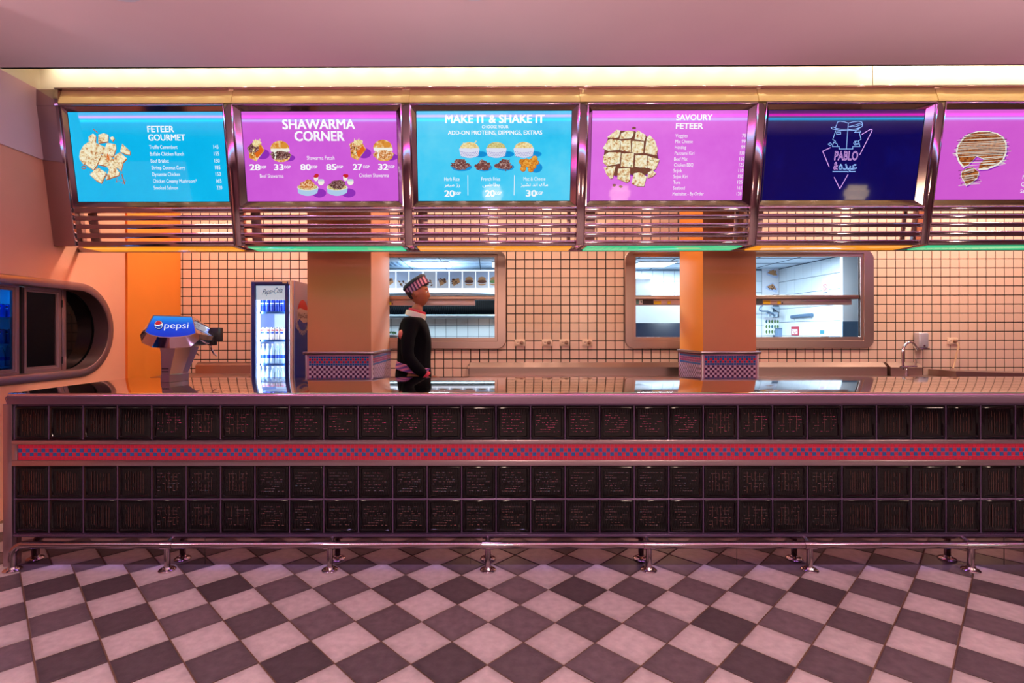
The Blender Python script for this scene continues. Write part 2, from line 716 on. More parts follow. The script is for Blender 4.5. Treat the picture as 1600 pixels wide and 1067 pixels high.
def pass_window(name, W, H, label):
    bm = B()
    yo, yi = YB - 0.018, YB + 0.10
    O = rrect(*W, 0.105, 8)
    O2 = rrect(W[0] + 0.006, W[1] - 0.006, W[2] + 0.006, W[3] - 0.006, 0.10, 8)
    I = rrect(H[0] - 0.035, H[1] + 0.035, H[2] - 0.045, H[3] + 0.035, 0.012, 8)
    I2 = rrect(H[0] - 0.03, H[1] + 0.03, H[2] - 0.04, H[3] + 0.03, 0.010, 8)
    J = rrect(*H, 0.004, 8)
    f = lambda L, y: [(a, y, b) for a, b in L]
    loops(bm, [f(O, YB + 0.004), f(O, yo + 0.006), f(O2, yo), f(I, yo), f(I2, yo + 0.012), f(J, yo + 0.012), f(J, YB + 0.032)])
    o = struct(done(name, bm, framest))
    o['label'] = label
    return o


pass_window('window_1', W1, H1, 'steel framed pass window behind the walking person')
pass_window('window_2', W2, H2, 'steel framed pass window behind the column with the orange-lit side')

# --- kitchen shell
KB, KX = 9.59, 5.30
struct(mbox('wall_kitchen_end', -4.6, -4.5, 6.05, KB + 0.1, 0, 2.6, kwhite))
kb = struct(mbox('wall_kitchen', -4.6, KX + 0.1, KB + 0.005, KB + 0.1, 0, 2.6, kgrout))
kr = struct(mbox('wall_kitchen_side', KX + 0.005, KX + 0.1, 6.05, KB + 0.1, 0, 2.6, kgrout))
kc = struct(mbox('ceiling_kitchen', -4.6, KX + 0.1, 6.05, KB + 0.1, 2.5, 2.62, mat('kitchen_ceiling', (196, 214, 232), 0.7)))
bm = B()
for k in range(16):
    box(bm, -4.5 + 0.62 * k - 0.008, -4.5 + 0.62 * k + 0.008, 6.06, KB, 2.494, 2.5)
for k in range(6):
    box(bm, -4.5, KX, 6.3 + 0.62 * k - 0.008, 6.3 + 0.62 * k + 0.008, 2.494, 2.5)
done('ceiling_grid', bm, kgrout, kc, smooth=False)
K = 0.2
tb = B()
wtile(tb, -0.0975, 0.0975, -0.0975, 0.0975, 0)
kme = D.meshes.new('kitchen_tile')
tb.to_mesh(kme)
tb.free()
kme.materials.append(ktile)
rest = B()
for i in range(-22, 27):
    for j in range(-7, 6):
        x, z = 0.1 + i * K, 1.27 + (j + 0.5) * K
        if z > 2.48 or z < 0:
            continue
        px, py = VX + F * x / KB, VY - F * (z - CH) / KB
        if x + 0.1 > KX:
            continue
        if 395 < py < 540 and (600 < px < 785 or 985 < px < 1075 or 1175 < px < 1245):
            shared('tile', kme, (x, KB, z), kb)
        else:
            wtile(rest, x - 0.0975, x + 0.0975, z - 0.0975, z + 0.0975, KB)
done('tile_field', rest, ktile, kb, smooth=False, kind='stuff')
rest = B()
tb = B()
K2 = 0.243
wtile(tb, -K2 / 2 + 0.003, K2 / 2 - 0.003, -K2 / 2 + 0.003, K2 / 2 - 0.003, 0)
bmesh.ops.rotate(tb, verts=tb.verts[:], cent=(0, 0, 0), matrix=Matrix.Rotation(-PI / 2, 3, 'Z'))
k2 = D.meshes.new('kitchen_tile')
tb.to_mesh(k2)
tb.free()
k2.materials.append(ktile)
for i in range(14):
    for j in range(10):
        y, z = KB - 0.02 - K2 * (i + 0.5), 0.06 + K2 * (j + 0.5)
        if z + 0.12 > 2.52 or y < 6.15:
            continue
        shared('tile', k2, (KX, y, z), kr)
bm = None

# ------------------------------------------------------------------ columns with mosaic dados


def mosaic(name, rows, cols, pitch, fn, colour, mats, parent, size=0.86, label=None):
    """small mosaic tiles as shallow boxes on a grout sheet; fn(a, b, d) maps tile plane to space"""
    bm = B()
    for r in range(rows):
        for c in range(cols):
            mi = colour(r, c)
            a0, b0 = c * pitch, -r * pitch
            s = pitch * (1 - size) / 2
            pts = [(a0 + s, b0 - s), (a0 + pitch - s, b0 - s), (a0 + pitch - s, b0 - pitch + s), (a0 + s, b0 - pitch + s)]
            lo = [bm.verts.new(fn(a, b, 0)) for a, b in pts]
            hi = [bm.verts.new(fn(a, b, 0.0015)) for a, b in pts]
            for i in range(4):
                bm.faces.new((lo[i], lo[(i + 1) % 4], hi[(i + 1) % 4], hi[i])).material_index = mi
            bm.faces.new(hi).material_index = mi
    return done(name, bm, mats, parent, smooth=False, kind='stuff', label=label)


def dado_col(r, c):
    if r < 4:
        if r in (1, 2):
            return 0 if (r + c) % 2 else 1
        return 1
    return 2 if (r + c) % 2 == 0 else 3


def column(label, x0, x1, yf, yr, side):
    t = thing('column', label, 'column', ((x0 + x1) / 2, (yf + yr) / 2, 0))
    bm = B()
    box(bm, x0, x1, yf, yr, 0, 3.55, 0.004)
    for f in bm.faces:
        f.material_index = 0
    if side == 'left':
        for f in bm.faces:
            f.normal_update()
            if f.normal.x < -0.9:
                f.material_index = 1  # orange light on this face, put into its colour
    done('shaft', bm, [columnp, orangelit], t)
    g = 0.012
    zt = 1.155
    mbox('dado', x0 - g, x1 + g, yf - g, yr, 0.0, zt - 0.012, mgrout, t, 0.001)
    mbox('ledge', x0 - 0.034, x1 + 0.034, yf - 0.034, yr + 0.0, zt - 0.012, zt + 0.012, steel2, t, 0.004)
    pitch = 0.0230
    wx = x1 - x0 + 2 * g
    cols = int((wx - 0.05) / pitch)
    a0 = x0 - g + (wx - cols * pitch) / 2
    mosaic('mosaic_front', 16, cols, pitch, lambda a, b, d: Vector((a0 + a, yf - g - d, zt - 0.03 + b)), dado_col, [red_t, blue_t, lil_t, plum_t], t)
    wy = yr - yf
    c2 = int((wy - 0.04) / pitch)
    xs = x1 + g if side == 'right' else x0 - g
    sg = 1 if side == 'right' else -1
    mosaic('mosaic_side', 16, c2, pitch, lambda a, b, d: Vector((xs + sg * d, yf + 0.025 + a, zt - 0.03 + b)), dado_col, [red_t, blue_t, lil_t, plum_t], t)
    for xa in (x0 - g, x1 + g):
        mbox('corner_trim', xa - 0.012 if xa > x0 else xa - 0.004, xa + 0.004 if xa > x0 else xa + 0.012, yf - g - 0.004, yf - g + 0.012, 0, zt - 0.012, steel2, t, 0.001)
    return t


column('terracotta column beside the tall drinks cooler, red and blue mosaic dado', PX(480, 5.0), PX(580, 5.0), 5.0, 5.919, 'right')
column('terracotta column with an orange-lit left side, mosaic dado, before the right pass window', PX(1098, 5.0), PX(1181, 5.0), 5.0, 5.61, 'left')

# ------------------------------------------------------------------ bar counter
YF = 3.02
XL, XR = -2.763, 4.24
ct = thing('bar_counter', 'long bar counter faced with smoked glass blocks and a red mosaic band', 'counter', (0.7, 3.5, 0))
mbox('carcass', XL - 0.04, XR + 0.04, 3.09, 4.0, 0.0, 0.942, black, ct)
mbox('end_post', -2.818, XL - 0.002, YF - 0.012, 4.0, 0.0, 0.942, steel2, ct, 0.003)
mbox('joint_backing', XL, XR, YF + 0.018, 3.09, 0.187, 0.942, joint, ct)
# one glass block: glossy rim, pressed field of vertical flutes crossed by fine horizontal ones
bm = B()
S = 0.0955
f2 = lambda L, y: [(a, y, b) for a, b in L]
loops(bm, [f2(rrect(-S, S, -S, S, 0.006, 2), 0.03), f2(rrect(-S, S, -S, S, 0.006, 2), 0.006), f2(rrect(-S + 0.004, S - 0.004, -S + 0.004, S - 0.004, 0.006, 2), 0.0),
           f2(rrect(-0.081, 0.081, -0.081, 0.081, 0.004, 2), 0.0), f2(rrect(-0.077, 0.077, -0.077, 0.077, 0.003, 2), 0.006)])
NX, NZg = 66, 6
grid = []
for j in range(NZg + 1):
    row = []
    for i in range(NX + 1):
        x, z = -0.077 + 0.154 * i / NX, -0.077 + 0.154 * j / NZg
        h = 0.0012 * math.sin(PI * 11 * i / NX) ** 2
        e = min(1, min(i, NX - i, j, NZg - j) / 2.0)
        row.append(bm.verts.new((x, 0.0065 - h * e, z)))
    grid.append(row)
for j in range(NZg):
    for i in range(NX):
        bm.faces.new((grid[j][i], grid[j][i + 1], grid[j + 1][i + 1], grid[j + 1][i]))
bmesh.ops.recalc_face_normals(bm, faces=bm.faces[:])
base_block = D.meshes.new('glass_block')
bm.to_mesh(base_block)
bm.free()


def block_variant(nv, nh, seed):
    """metal ribs standing in for light lines in the glass: nv upright ones, nh lying ones broken into short beads"""
    q = random.Random(seed)
    bm = B()
    bm.from_mesh(base_block)
    for k in range(nv):
        x = -0.058 + 0.116 * (k + 0.5) / nv + q.uniform(-.001, .001)
        a, b = -0.066 + q.uniform(0, .02), 0.066 - q.uniform(0, .02)
        if q.random() < .35:
            m_ = q.uniform(-.03, .02)
            tube(bm, [(x, 0.0045, a), (x, 0.0045, m_)], 0.0009, 5, 1, False)
            a = m_ + q.uniform(.012, .03)
        tube(bm, [(x, 0.0045, a), (x, 0.0045, b)], 0.0009, 5, 1, False)
    for k in range(nh):
        z = -0.060 + 0.12 * (k + 0.5) / nh
        x = -0.066
        while x < 0.06:
            L = q.choice((0.004, 0.006, 0.012))
            if q.random() < .45:
                tube(bm, [(x, 0.0045, z), (x + L, 0.0045, z)], 0.0007, 5, 1, False)
            x += L + 0.005
    me = D.meshes.new('glass_block')
    bm.to_mesh(me)
    bm.free()
    me.materials.append(blkglass)
    me.materials.append(glintrib)
    me.shade_smooth()
    me.set_sharp_from_angle(angle=math.radians(50))
    return me


ends = [block_variant(8, 0, 1), block_variant(9, 0, 2), block_variant(7, 0, 3)]
half = [block_variant(5, 6, 4), block_variant(6, 5, 5), block_variant(3, 7, 6)]
mids = [block_variant(0, 8, 7), block_variant(0, 9, 8), block_variant(0, 7, 9)]
for zc in (0.830, 0.4865, 0.289):
    for k in range(35):
        pool = ends if k < 4 or k > 23 else (half if k < 7 or k > 19 else mids)
        shared('glass_block', R.choice(pool), (XL + 0.1 + 0.2 * k, YF, zc), ct)
bm = B()
for k in range(36):                                     # vertical joint bars
    for z0, z1 in ((0.732, 0.93), (0.19, 0.584)):
        tube(bm, [(XL + 0.2 * k, YF + 0.005, z0), (XL + 0.2 * k, YF + 0.005, z1)], 0.0042, 8)
tube(bm, [(XL, YF + 0.005, 0.3877), (XR, YF + 0.005, 0.3877)], 0.0042, 8)
done('joint_bar', bm, joint, ct)
mbox('band_rail', XL - 0.002, XR, YF - 0.014, YF + 0.03, 0.709, 0.732, steel2, ct, 0.003)
mbox('band_rail', XL - 0.002, XR, YF - 0.014, YF + 0.03, 0.584, 0.616, steel2, ct, 0.003)
mbox('band_end', XL - 0.002, -2.733, YF - 0.012, YF + 0.03, 0.616, 0.709, steel2, ct, 0.001)
mbox('band_grout', -2.733, XR, YF - 0.006, YF + 0.03, 0.616, 0.709, mgrout, ct)
mosaic('mosaic_band', 4, int((XR + 2.733) / 0.0224), 0.0224,
       lambda a, b, d: Vector((-2.732 + a, YF - 0.006 - d, 0.7085 + b * 1.03)),
       lambda r, c: 1 if (r in (1, 2) and (r + c) % 2 == 1) else 0, [red_t, blue_t], ct, size=0.90)
mbox('bottom_rail', XL - 0.002, XR, YF - 0.008, YF + 0.05, 0.170, 0.187, joint, ct, 0.004)
mbox('kick_plate', XL, XR, 3.04, 3.06, 0.0, 0.170, mirror, ct)
bm = B()
for k in range(4):
    xx = XL + 1.1 + 1.55 * k
    box(bm, xx - 0.001, xx + 0.001, 3.0385, 3.041, 0.0, 0.17)
done('kick_seam', bm, black, ct, smooth=False)

# worktop slab with rounded nosing
bm = B()
pr = []
for k in range(7):
    a = PI + PI / 2 * (1 - k / 6) if False else PI / 2 + PI / 2 * k / 6
    pr.append((3.012 + 0.022 * math.cos(a), 0.983 + 0.022 * math.sin(a)))
prof = [(4.02, 1.005)] + pr + [(2.99, 0.945), (2.996, 0.942), (4.02, 0.942)]
prism(bm, prof, lambda a, b, d: Vector((d, a, b)), -2.79, 4.28)
bmesh.ops.bevel(bm, geom=[e for e in bm.edges if all(abs(v.co.x + 2.79) < 1e-5 for v in e.verts)], offset=0.012, segments=3, affect='EDGES')
bm.normal_update()
for f in bm.faces:
    if abs(f.normal.y) > 0.85 or abs(f.normal.x) > 0.85:
        f.material_index = 1
o = done('counter_worktop', bm, [topsteel, mat('nosing_steel', (136, 114, 136), 0.36, 0.95, bump=(2.0, 0.02, (1, 20, 20)))], ang=30)
tag(o, 'polished steel worktop running along the glass block bar', 'worktop')

# foot rail
fr = thing('foot_rail', 'tubular steel foot rail along the foot of the bar counter', 'foot rail', (0.5, 2.965, 0))
YR, ZR = 2.965, 0.145
bm = B()
pts = [(-2.722, YR, 0.012), (-2.722, YR, ZR - 0.065)]
for k in range(1, 8):
    a = PI / 2 * k / 7
    pts.append((-2.722 + 0.065 * (1 - math.cos(a)), YR, ZR - 0.065 + 0.065 * math.sin(a)))
pts.append((4.2, YR, ZR))
tube(bm, pts, 0.0205, 16)
done('rail', bm, steel, fr, ang=60)
for i, x in enumerate((-2.722, -1.838, -0.91, -0.011, 0.902, 1.814, 2.724, 3.63)):
    bm = B()
    if i:
        tube(bm, [(x, YR, 0.008), (x, YR, ZR)], 0.0165, 14)
        tube(bm, [(x - 0.032, YR, ZR), (x + 0.032, YR, ZR)], 0.0235, 16)
        p = done('post', bm, steel, fr, ang=60)
        bm = B()
        tube(bm, [(x, YR, ZR + 0.008), (x, YR + 0.03, ZR + 0.018), (x, 3.042, ZR + 0.024)], [0.012, 0.010, 0.014], 10)
        done('bracket', bm, chrome, fr, ang=60)
        par = p
    else:
        par = fr
    bm = B()
    lathe(bm, [(0.046, 0.0), (0.046, 0.006), (0.040, 0.011), (0.026, 0.013), (0.022, 0.022), (0.017, 0.024)], (x, YR, 0.0), 22)
    done('flange', bm, chrome, par, ang=40)

# ------------------------------------------------------------------ menu canopy (tilted steel housing over the aisle)
HO = Vector((0, 4.05, 3.122))
HU = Vector((0, -0.17, 1.065)).normalized()      # up along the tilted front
HN = Vector((0, -1.065, -0.17)).normalized()     # out of the front, towards the room


def HP(x, u, n=0.0):
    return HO + Vector((x, 0, 0)) + HU * u + HN * n


HM = Matrix.Translation(HO) @ Matrix((((1, 0, 0, 0)), (0, HU.y, HN.y, 0), (0, HU.z, HN.z, 0), (0, 0, 0, 1)))


def ray(px, py, off=0.0):
    """where the line of sight of a photo pixel meets the tilted front (offset off): local (x, u)"""
    r = Vector(((px - VX) / F, 1, (518 - py) / F))
    c = Vector((0, 0, CH))
    Y = (off - (c - HO).dot(HN)) / r.dot(HN)
    p = c + r * Y - HO
    return p.x, p.dot(HU)


def hbox(bm, x0, x1, u0, u1, n0, n1, bev=0.0, mi=0):
    return box(bm, x0, x1, u0, u1, n0, n1, bev, mi, 2, HM)


cn = thing('menu_canopy', 'tilted polished steel canopy holding the menu screens, louvres along its foot', 'canopy', (0.6, 4.2, 2.05))
UB = ray(770, 383.5)[1]
XDIV = [-2.03 + 1.381 * k for k in range(7)]
XL_END = -3.345
bays = [(XL_END, XDIV[0] - 0.031)] + [(XDIV[k] + 0.031, XDIV[k + 1] - 0.031) for k in range(5)]
# brass-lit band along the top
BAND = [(4.036, 3.135), (4.038, 3.150), (4.071, 3.245), (4.085, 3.245), (4.085, 3.135)]
for i, (a, b) in enumerate(bays):
    bm = B()
    prism(bm, BAND, lambda p, q, d: Vector((d, p, q)), a - 0.001, b + 0.001)
    done('top_band', bm, golds, cn)
    mbox('top_lip', a - 0.03, b + 0.03, 4.03, 4.08, 3.245, 3.254, steel, cn, 0.002)
    mbox('band_ledge', a - 0.001, b + 0.001, 4.036, 4.07, 3.118, 3.135, steel, cn, 0.003)
bm = B()
hbox(bm, XW + 0.003, XL_END - 0.002, UB, 0.0, -0.12, 0.012, 0.006)
box(bm, XW + 0.003, XL_END - 0.002, 4.036, 4.09, 3.115, 3.245, 0.004)
done('end_panel', bm, steel, cn)
for k in range(6):
    x = XDIV[k]
    bm = B()
    hbox(bm, x - 0.030, x + 0.030, UB, 0.004, -0.10, 0.012, 0.004)
    done('divider', bm, steel, cn)
    bm = B()
    hbox(bm, x - 0.034, x - 0.030, UB, 0.0, -0.03, 0.018)
    hbox(bm, x + 0.030, x + 0.034, UB, 0.0, -0.03, 0.018)
    done('divider_edge', bm, chrome, cn)
    bm = B()
    prism(bm, [(p - 0.006, q - 0.003) for p, q in BAND], lambda p, q, d: Vector((d, p, q)), x - 0.029, x + 0.029)
    done('divider_cap', bm, golds, cn)
SLATS = [(323.0, 331.3), (335.8, 343.3), (349.0, 356.2), (362.6, 371.0), (375.6, 383.5)]
uS = [(ray(770, b)[1], ray(770, a)[1]) for a, b in SLATS]
# screen corners in the tilted plane (same size in each bay)
uT, uBm = ray(770, 172.5, -0.03)[1], ray(770, 314.5, -0.03)[1]
uRT, uRB = -0.004, ray(770, 322.6)[1]
sw = 0.613
bayc = [-2.703, -1.338, 0.038, 1.417, 2.797, 4.176]
lightcols = [(255, 160, 30), (40, 215, 150), (255, 160, 30), (40, 215, 150), (255, 160, 30), (40, 215, 150)]
for i, (a, b) in enumerate(bays):
    for (u0, u1) in uS:
        bm = B()
        hbox(bm, a, b, u0, u1, -0.035, 0.0, 0.007)
        done('slat', bm, steel, cn)
    bm = B()
    hbox(bm, a + 0.03, a + 0.11, UB, uS[0][1], -0.13, -0.115, 0.002)
    done('slat_bracket', bm, framest, cn)
    bm = B()
    hbox(bm, b - 0.06, b - 0.03, UB, uS[0][1], -0.13, -0.115, 0.002)
    done('slat_bracket', bm, framest, cn)
    # mirror-lined recess round the screen
    c = bayc[i]
    bm = B()
    o1 = [(a, uRB), (b, uRB), (b, uRT), (a, uRT)]
    o2 = [(a + 0.012, uRB + 0.006), (b - 0.012, uRB + 0.006), (b - 0.012, uRT - 0.004), (a + 0.012, uRT - 0.004)]
    o3 = [(c - sw, uBm), (c + sw, uBm), (c + sw, uT), (c - sw, uT)]
    loops(bm, [[HP(x, u, -0.05) for x, u in o1], [HP(x, u, 0.0) for x, u in o1], [HP(x, u, 0.002) for x, u in o2], [HP(x, u, -0.028) for x, u in o3], [HP(x, u, -0.05) for x, u in o3]])
    done('screen_surround', bm, steel, cn, smooth=False)
    mbox('light_tray', a, b, 4.235, 4.47, 2.052, 2.075, steel, cn, 0.002)
    mbox('light_panel', a + 0.03, b - 0.03, 4.242, 4.45, 2.045, 2.052,
         mat('amber_light' if i % 2 == 0 else 'green_light', (10, 10, 10), 0.08, emit=lightcols[i], estr=0.85, spec=0.6), cn, 0.001,
         label='amber light panel under the canopy' if i % 2 == 0 else 'green light panel under the canopy')
    l = area('canopy_lamp', ((a + b) / 2, 4.35, 2.04), b - a - 0.1, 3.0, [lin(lightcols[i])[k] for k in range(3)], sy=0.18)
mbox('bottom_rim', XW + 0.003, 4.85, 4.455, 4.475, 2.040, 2.09, steel, cn, 0.002)
bm = B()
hbox(bm, XW + 0.004, 4.85, uRB + 0.02, -0.01, -0.16, -0.13)
done('back_board', bm, dark, cn, smooth=False)
bm = B()
hbox(bm, XW + 0.004, 4.85, uRB + 0.02, uRB + 0.03, -0.13, -0.05)
done('deck', bm, framest, cn, smooth=False)

# ------------------------------------------------------------------ the six screens
WHITE = (250, 252, 255)


class Screen:
    def __init__(self, i, label, bg, dark_bg=False):
        self.t = thing('menu_screen', label, 'screen', HP(bayc[i], (uT + uBm) / 2, -0.045), 'menu screens in the canopy')
        self.c = bayc[i]
        bm = B()
        hbox(bm, self.c - sw + 0.0005, self.c + sw - 0.0005, uBm + 0.0005, uT - 0.0005, -0.075, -0.031, 0.003)
        done('casing', bm, black, self.t)
        bm = B()
        q = [bm.verts.new(HP(x, u, -0.030)) for x, u in ((self.c - sw + .004, uBm + .004), (self.c + sw - .004, uBm + .004), (self.c + sw - .004, uT - .004), (self.c - sw + .004, uT - .004))]
        bm.faces.new(q)
        done('display', bm, bg, self.t, smooth=False)
        self.white = glow('screen_white', WHITE, 0.97)

    def P(self, px, py, lay=1):
        x, u = ray(px, py, -0.030)
        return HP(x, u, -0.030 + 0.0006 * lay)

    def text(self, s, x0, x1, base, cap, bold=0.0, m=None, outline=0.0, slant=0.0, name='lettering'):
        bm = B()
        put_text(bm, s, lambda a, b: self.P(a, b, 4), x0, x1, 0, 1, 0) if False else None
        vs, fs = textmesh(s, 0.0, outline)
        a0, a1 = min(v.x for v in vs), max(v.x for v in vs)
        # measure in the plane: left and right ends and the baseline come from the photo, glyphs stay upright in the plane
        xl, ub = ray(x0, base, -0.030)
        xr, _ = ray(x1, base, -0.030)
        _, uc = ray((x0 + x1) / 2, base - cap, -0.030)
        sx, sy = (xr - xl) / (a1 - a0), (uc - ub) / 0.69
        shifts = [(0, 0)] if bold < 0.006 else [(a * bold * 1.5, b * bold * 0.7) for a in (-1, 0, 1) for b in (-1, 1)]
        for k, (da, db) in enumerate(shifts):            # bold weight: the glyphs printed again, slightly shifted
            nv = [bm.verts.new(HP(xl + (v.x - a0 + da) * sx, ub + (v.y + db) * sy, -0.030 + 0.003 + 0.0001 * k + v.z * sx)) for v in vs]
            for f in fs:
                try:
                    bm.faces.new([nv[i] for i in f])
                except ValueError:
                    pass
        return done(name, bm, m or self.white, self.t, smooth=False)

    def poly(self, bm, pts, lay=1, mi=0):
        q = [bm.verts.new(self.P(x, y, lay)) for x, y in pts]
        try:
            bm.faces.new(q).material_index = mi
        except ValueError:
            pass

    def ell(self, bm, cx, cy, rx, ry, lay=1, mi=0, a0=0, a1=360, n=20, jit=0.0):
        pts = []
        for k in range(n):
            a = math.radians(a0 + (a1 - a0) * k / (n if a1 - a0 >= 360 else n - 1))
            j = 1 + R.uniform(-jit, jit)
            pts.append((cx + rx * j * math.cos(a), cy - ry * j * math.sin(a)))
        self.poly(bm, pts, lay, mi)

    def line(self, bm, pts, w, lay=2, mi=0):
        for (x0, y0), (x1, y1) in zip(pts, pts[1:]):
            dx, dy = x1 - x0, y1 - y0
            L = math.hypot(dx, dy) or 1
            nx, ny = -dy / L * w / 2, dx / L * w / 2
            ex, ey = dx / L * w * 0.35, dy / L * w * 0.35
            self.poly(bm, [(x0 + nx - ex, y0 + ny - ey), (x1 + nx + ex, y1 + ny + ey), (x1 - nx + ex, y1 - ny + ey), (x0 - nx - ex, y0 - ny - ey)], lay, mi)


def speckle(name, c1, c2, c3, scale, p=(0.42, 0.56)):
    """printed food texture: three colours broken up by noise, shown by the screen"""
    if name in MATS:
        return MATS[name]
    m = glow(name, c1, 0.95)
    nt = m.node_tree
    b = nt.nodes['Principled BSDF']
    tc = nt.nodes.new('ShaderNodeTexCoord')
    n = nt.nodes.new('ShaderNodeTexNoise')
    n.inputs['Scale'].default_value = scale
    n.inputs['Detail'].default_value = 5
    n.inputs['Roughness'].default_value = 0.7
    cr = nt.nodes.new('ShaderNodeValToRGB')
    e = cr.color_ramp.elements
    e[0].position, e[0].color = p[0] - 0.03, lin(c1)
    e[1].position, e[1].color = p[1] + 0.03, lin(c3)
    x = cr.color_ramp.elements.new((p[0] + p[1]) / 2)
    x.color = lin(c2)
    nt.links.new(tc.outputs['Object'], n.inputs['Vector'])
    nt.links.new(n.outputs['Fac'], cr.inputs['Fac'])
    nt.links.new(cr.outputs['Color'], b.inputs['Emission Color'])
    return m


feteer = speckle('printed_flatbread', (250, 246, 220), (240, 218, 168), (178, 88, 30), 40, (0.45, 0.62))
crust = glow('printed_crust', (176, 96, 44), 0.95)
meat = speckle('printed_meat', (92, 52, 52), (140, 92, 88), (214, 190, 180), 90, (0.45, 0.62))
bun = speckle('printed_bun', (244, 226, 184), (232, 164, 74), (196, 106, 24), 24, (0.40, 0.6))
cremes = glow('printed_cream', (246, 244, 230), 0.95)
chick = speckle('printed_chicken', (250, 226, 190), (214, 130, 50), (140, 60, 24), 80, (0.42, 0.62))
ricep = speckle('printed_rice', (232, 226, 178), (206, 190, 110), (150, 130, 60), 120, (0.42, 0.62))
friesp = speckle('printed_fries', (248, 236, 190), (240, 216, 150), (206, 160, 80), 70, (0.42, 0.62))
nugget = speckle('printed_nugget', (240, 180, 80), (224, 140, 40), (170, 90, 20), 60, (0.42, 0.62))
bowlb = glow('printed_bowl_blue', (176, 206, 236), 0.95)
bowlw = glow('printed_bowl_white', (226, 228, 246), 0.95)
bowld = glow('printed_bowl_dots', (120, 110, 190), 0.95)
shpu = glow('printed_purple_shade', (150, 50, 190), 0.9)
shbl = glow('printed_blue_shade', (0, 150, 225), 0.9)
redp = glow('printed_red', (206, 40, 40), 0.9)
orgp = glow('printed_carrot', (226, 106, 30), 0.95)
grnp = glow('printed_green', (90, 120, 60), 0.9)
drk = glow('printed_dark', (70, 44, 40), 0.9)
choc = speckle('printed_chocolate', (110, 54, 24), (176, 92, 38), (200, 130, 70), 40, (0.4, 0.62))
icing = glow('printed_icing', (226, 222, 210), 0.95)
cyan_bg = speckle('cyan_display', (0, 184, 240), (10, 190, 244), (40, 200, 248), 1.2, (0.4, 0.7))
cyan_bg2 = speckle('pale_cyan_display', (0, 190, 244), (60, 206, 250), (96, 216, 252), 1.0, (0.35, 0.65))
pur_bg = speckle('purple_display', (206, 88, 216), (212, 96, 222), (220, 108, 226), 1.2, (0.4, 0.7))
pink_bg = speckle('pink_display', (222, 104, 226), (228, 116, 232), (232, 126, 232), 1.2, (0.4, 0.7))
mag_bg = speckle('magenta_display', (210, 90, 210), (214, 96, 212), (218, 104, 214), 1.2, (0.4, 0.7))
navy_bg = speckle('navy_display', (6, 8, 92), (8, 6, 84), (10, 14, 104), 1.0, (0.4, 0.7))


def crumbs(s, bm, cx, cy, rx, ry, n, mi, lay=3, sz=0.9):
    for _ in range(n):
        a, r = R.uniform(0, 2 * PI), R.uniform(0.1, 1) ** 0.5
        x, y = cx + rx * r * math.cos(a), cy + ry * r * math.sin(a)
        s.ell(bm, x, y, R.uniform(.4, 1) * sz, R.uniform(.4, 1) * sz, lay, mi, n=6, jit=0.3)


# --- screen 1
s = Screen(0, 'cyan menu screen headed feteer gourmet, torn flatbread pictured at its left', cyan_bg)
s.text('FETEER', 230.6, 271.7, 205, 9.5, 0.018)
s.text('GOURMET', 232, 289.6, 218.2, 9.5, 0.018)
rows = [('Truffle Camembert', 233, 277.3, 231.2, '145'), ('Buffalo Chicken Ranch', 234.3, 287.4, 242, '155'), ('Beef Brisket', 235.6, 263.8, 252.8, '150'),
        ('Shrimp Coconut Curry', 236.8, 289, 263.4, '185'), ('Dynamite Chicken', 238, 281, 273.8, '150'), ('Chicken Creamy Mushroom*', 239.3, 307.7, 284.5, '165'), ('Smoked Salmon', 240, 278, 295, '220')]
for k, (tx, x0, x1, y, pr_) in enumerate(rows):
    s.text(tx, x0, x1, y, 5.8, 0.002)
    s.text(pr_, 333.8 + 0.85 * k, 341.6 + 0.95 * k, y, 5.8, 0.002)
bm = B()
cv = lambda L, ox, oy, k: [(ox + a / k, oy + b / k) for a, b in L]
PIECES1 = [[(290, 230), (365, 178), (410, 215), (405, 330), (290, 300)], [(455, 200), (540, 172), (618, 200), (610, 310), (450, 335)],
           [(640, 250), (690, 225), (720, 255), (690, 305)], [(850, 350), (980, 470), (975, 530), (900, 520), (815, 480)],
           [(210, 370), (300, 310), (405, 330), (560, 400), (520, 500), (400, 530), (260, 560), (135, 560), (150, 470)],
           [(135, 560), (265, 540), (235, 660), (205, 690), (145, 610)], [(270, 560), (400, 520), (510, 515), (430, 700), (370, 780), (225, 680)],
           [(600, 330), (740, 360), (745, 430), (700, 560), (590, 530), (520, 500)], [(520, 520), (600, 500), (690, 590), (700, 660), (600, 720), (450, 690)],
           [(720, 550), (810, 490), (925, 590), (860, 660), (830, 800), (740, 720), (690, 640)], [(390, 780), (450, 745), (590, 830), (500, 1000), (420, 960), (310, 860)],
           [(620, 800), (700, 690), (800, 820), (790, 870), (575, 940)], [(590, 720), (700, 660), (760, 740), (640, 800)]]
for L in PIECES1:
    q = cv(L, 110, 190, 10.58)
    cx, cy = sum(a for a, b in q) / len(q), sum(b for a, b in q) / len(q)
    s.poly(bm, [(a + 0.9, b + 1.6) for a, b in q], 1, 1)
    s.poly(bm, q, 2, 0)
crumbs(s, bm, 160, 254, 26, 22, 70, 1, 3, 0.9)
crumbs(s, bm, 168, 262, 26, 26, 40, 2, 3, 0.7)
for k in range(16):
    x, y = 167 + R.uniform(-4, 4), 243 + R.uniform(-5, 5)
    s.line(bm, [(x, y), (x + R.uniform(-3, 3), y + R.uniform(2, 5))], 0.9, 4, 3)
s.line(bm, [(190, 271), (192, 279), (194, 286)], 1.6, 3, 1)
s.line(bm, [(145, 200), (152, 206)], 1.4, 3, 1)
s.ell(bm, 130, 260, 4, 3, 2, 1, n=9)
s.ell(bm, 130, 260, 2.4, 1.6, 3, 4, n=9)
crumbs(s, bm, 188, 281, 9, 5, 22, 1, 3, 0.9)
done('food_picture', bm, [feteer, crust, grnp, orgp, cyan_bg], s.t, smooth=False)

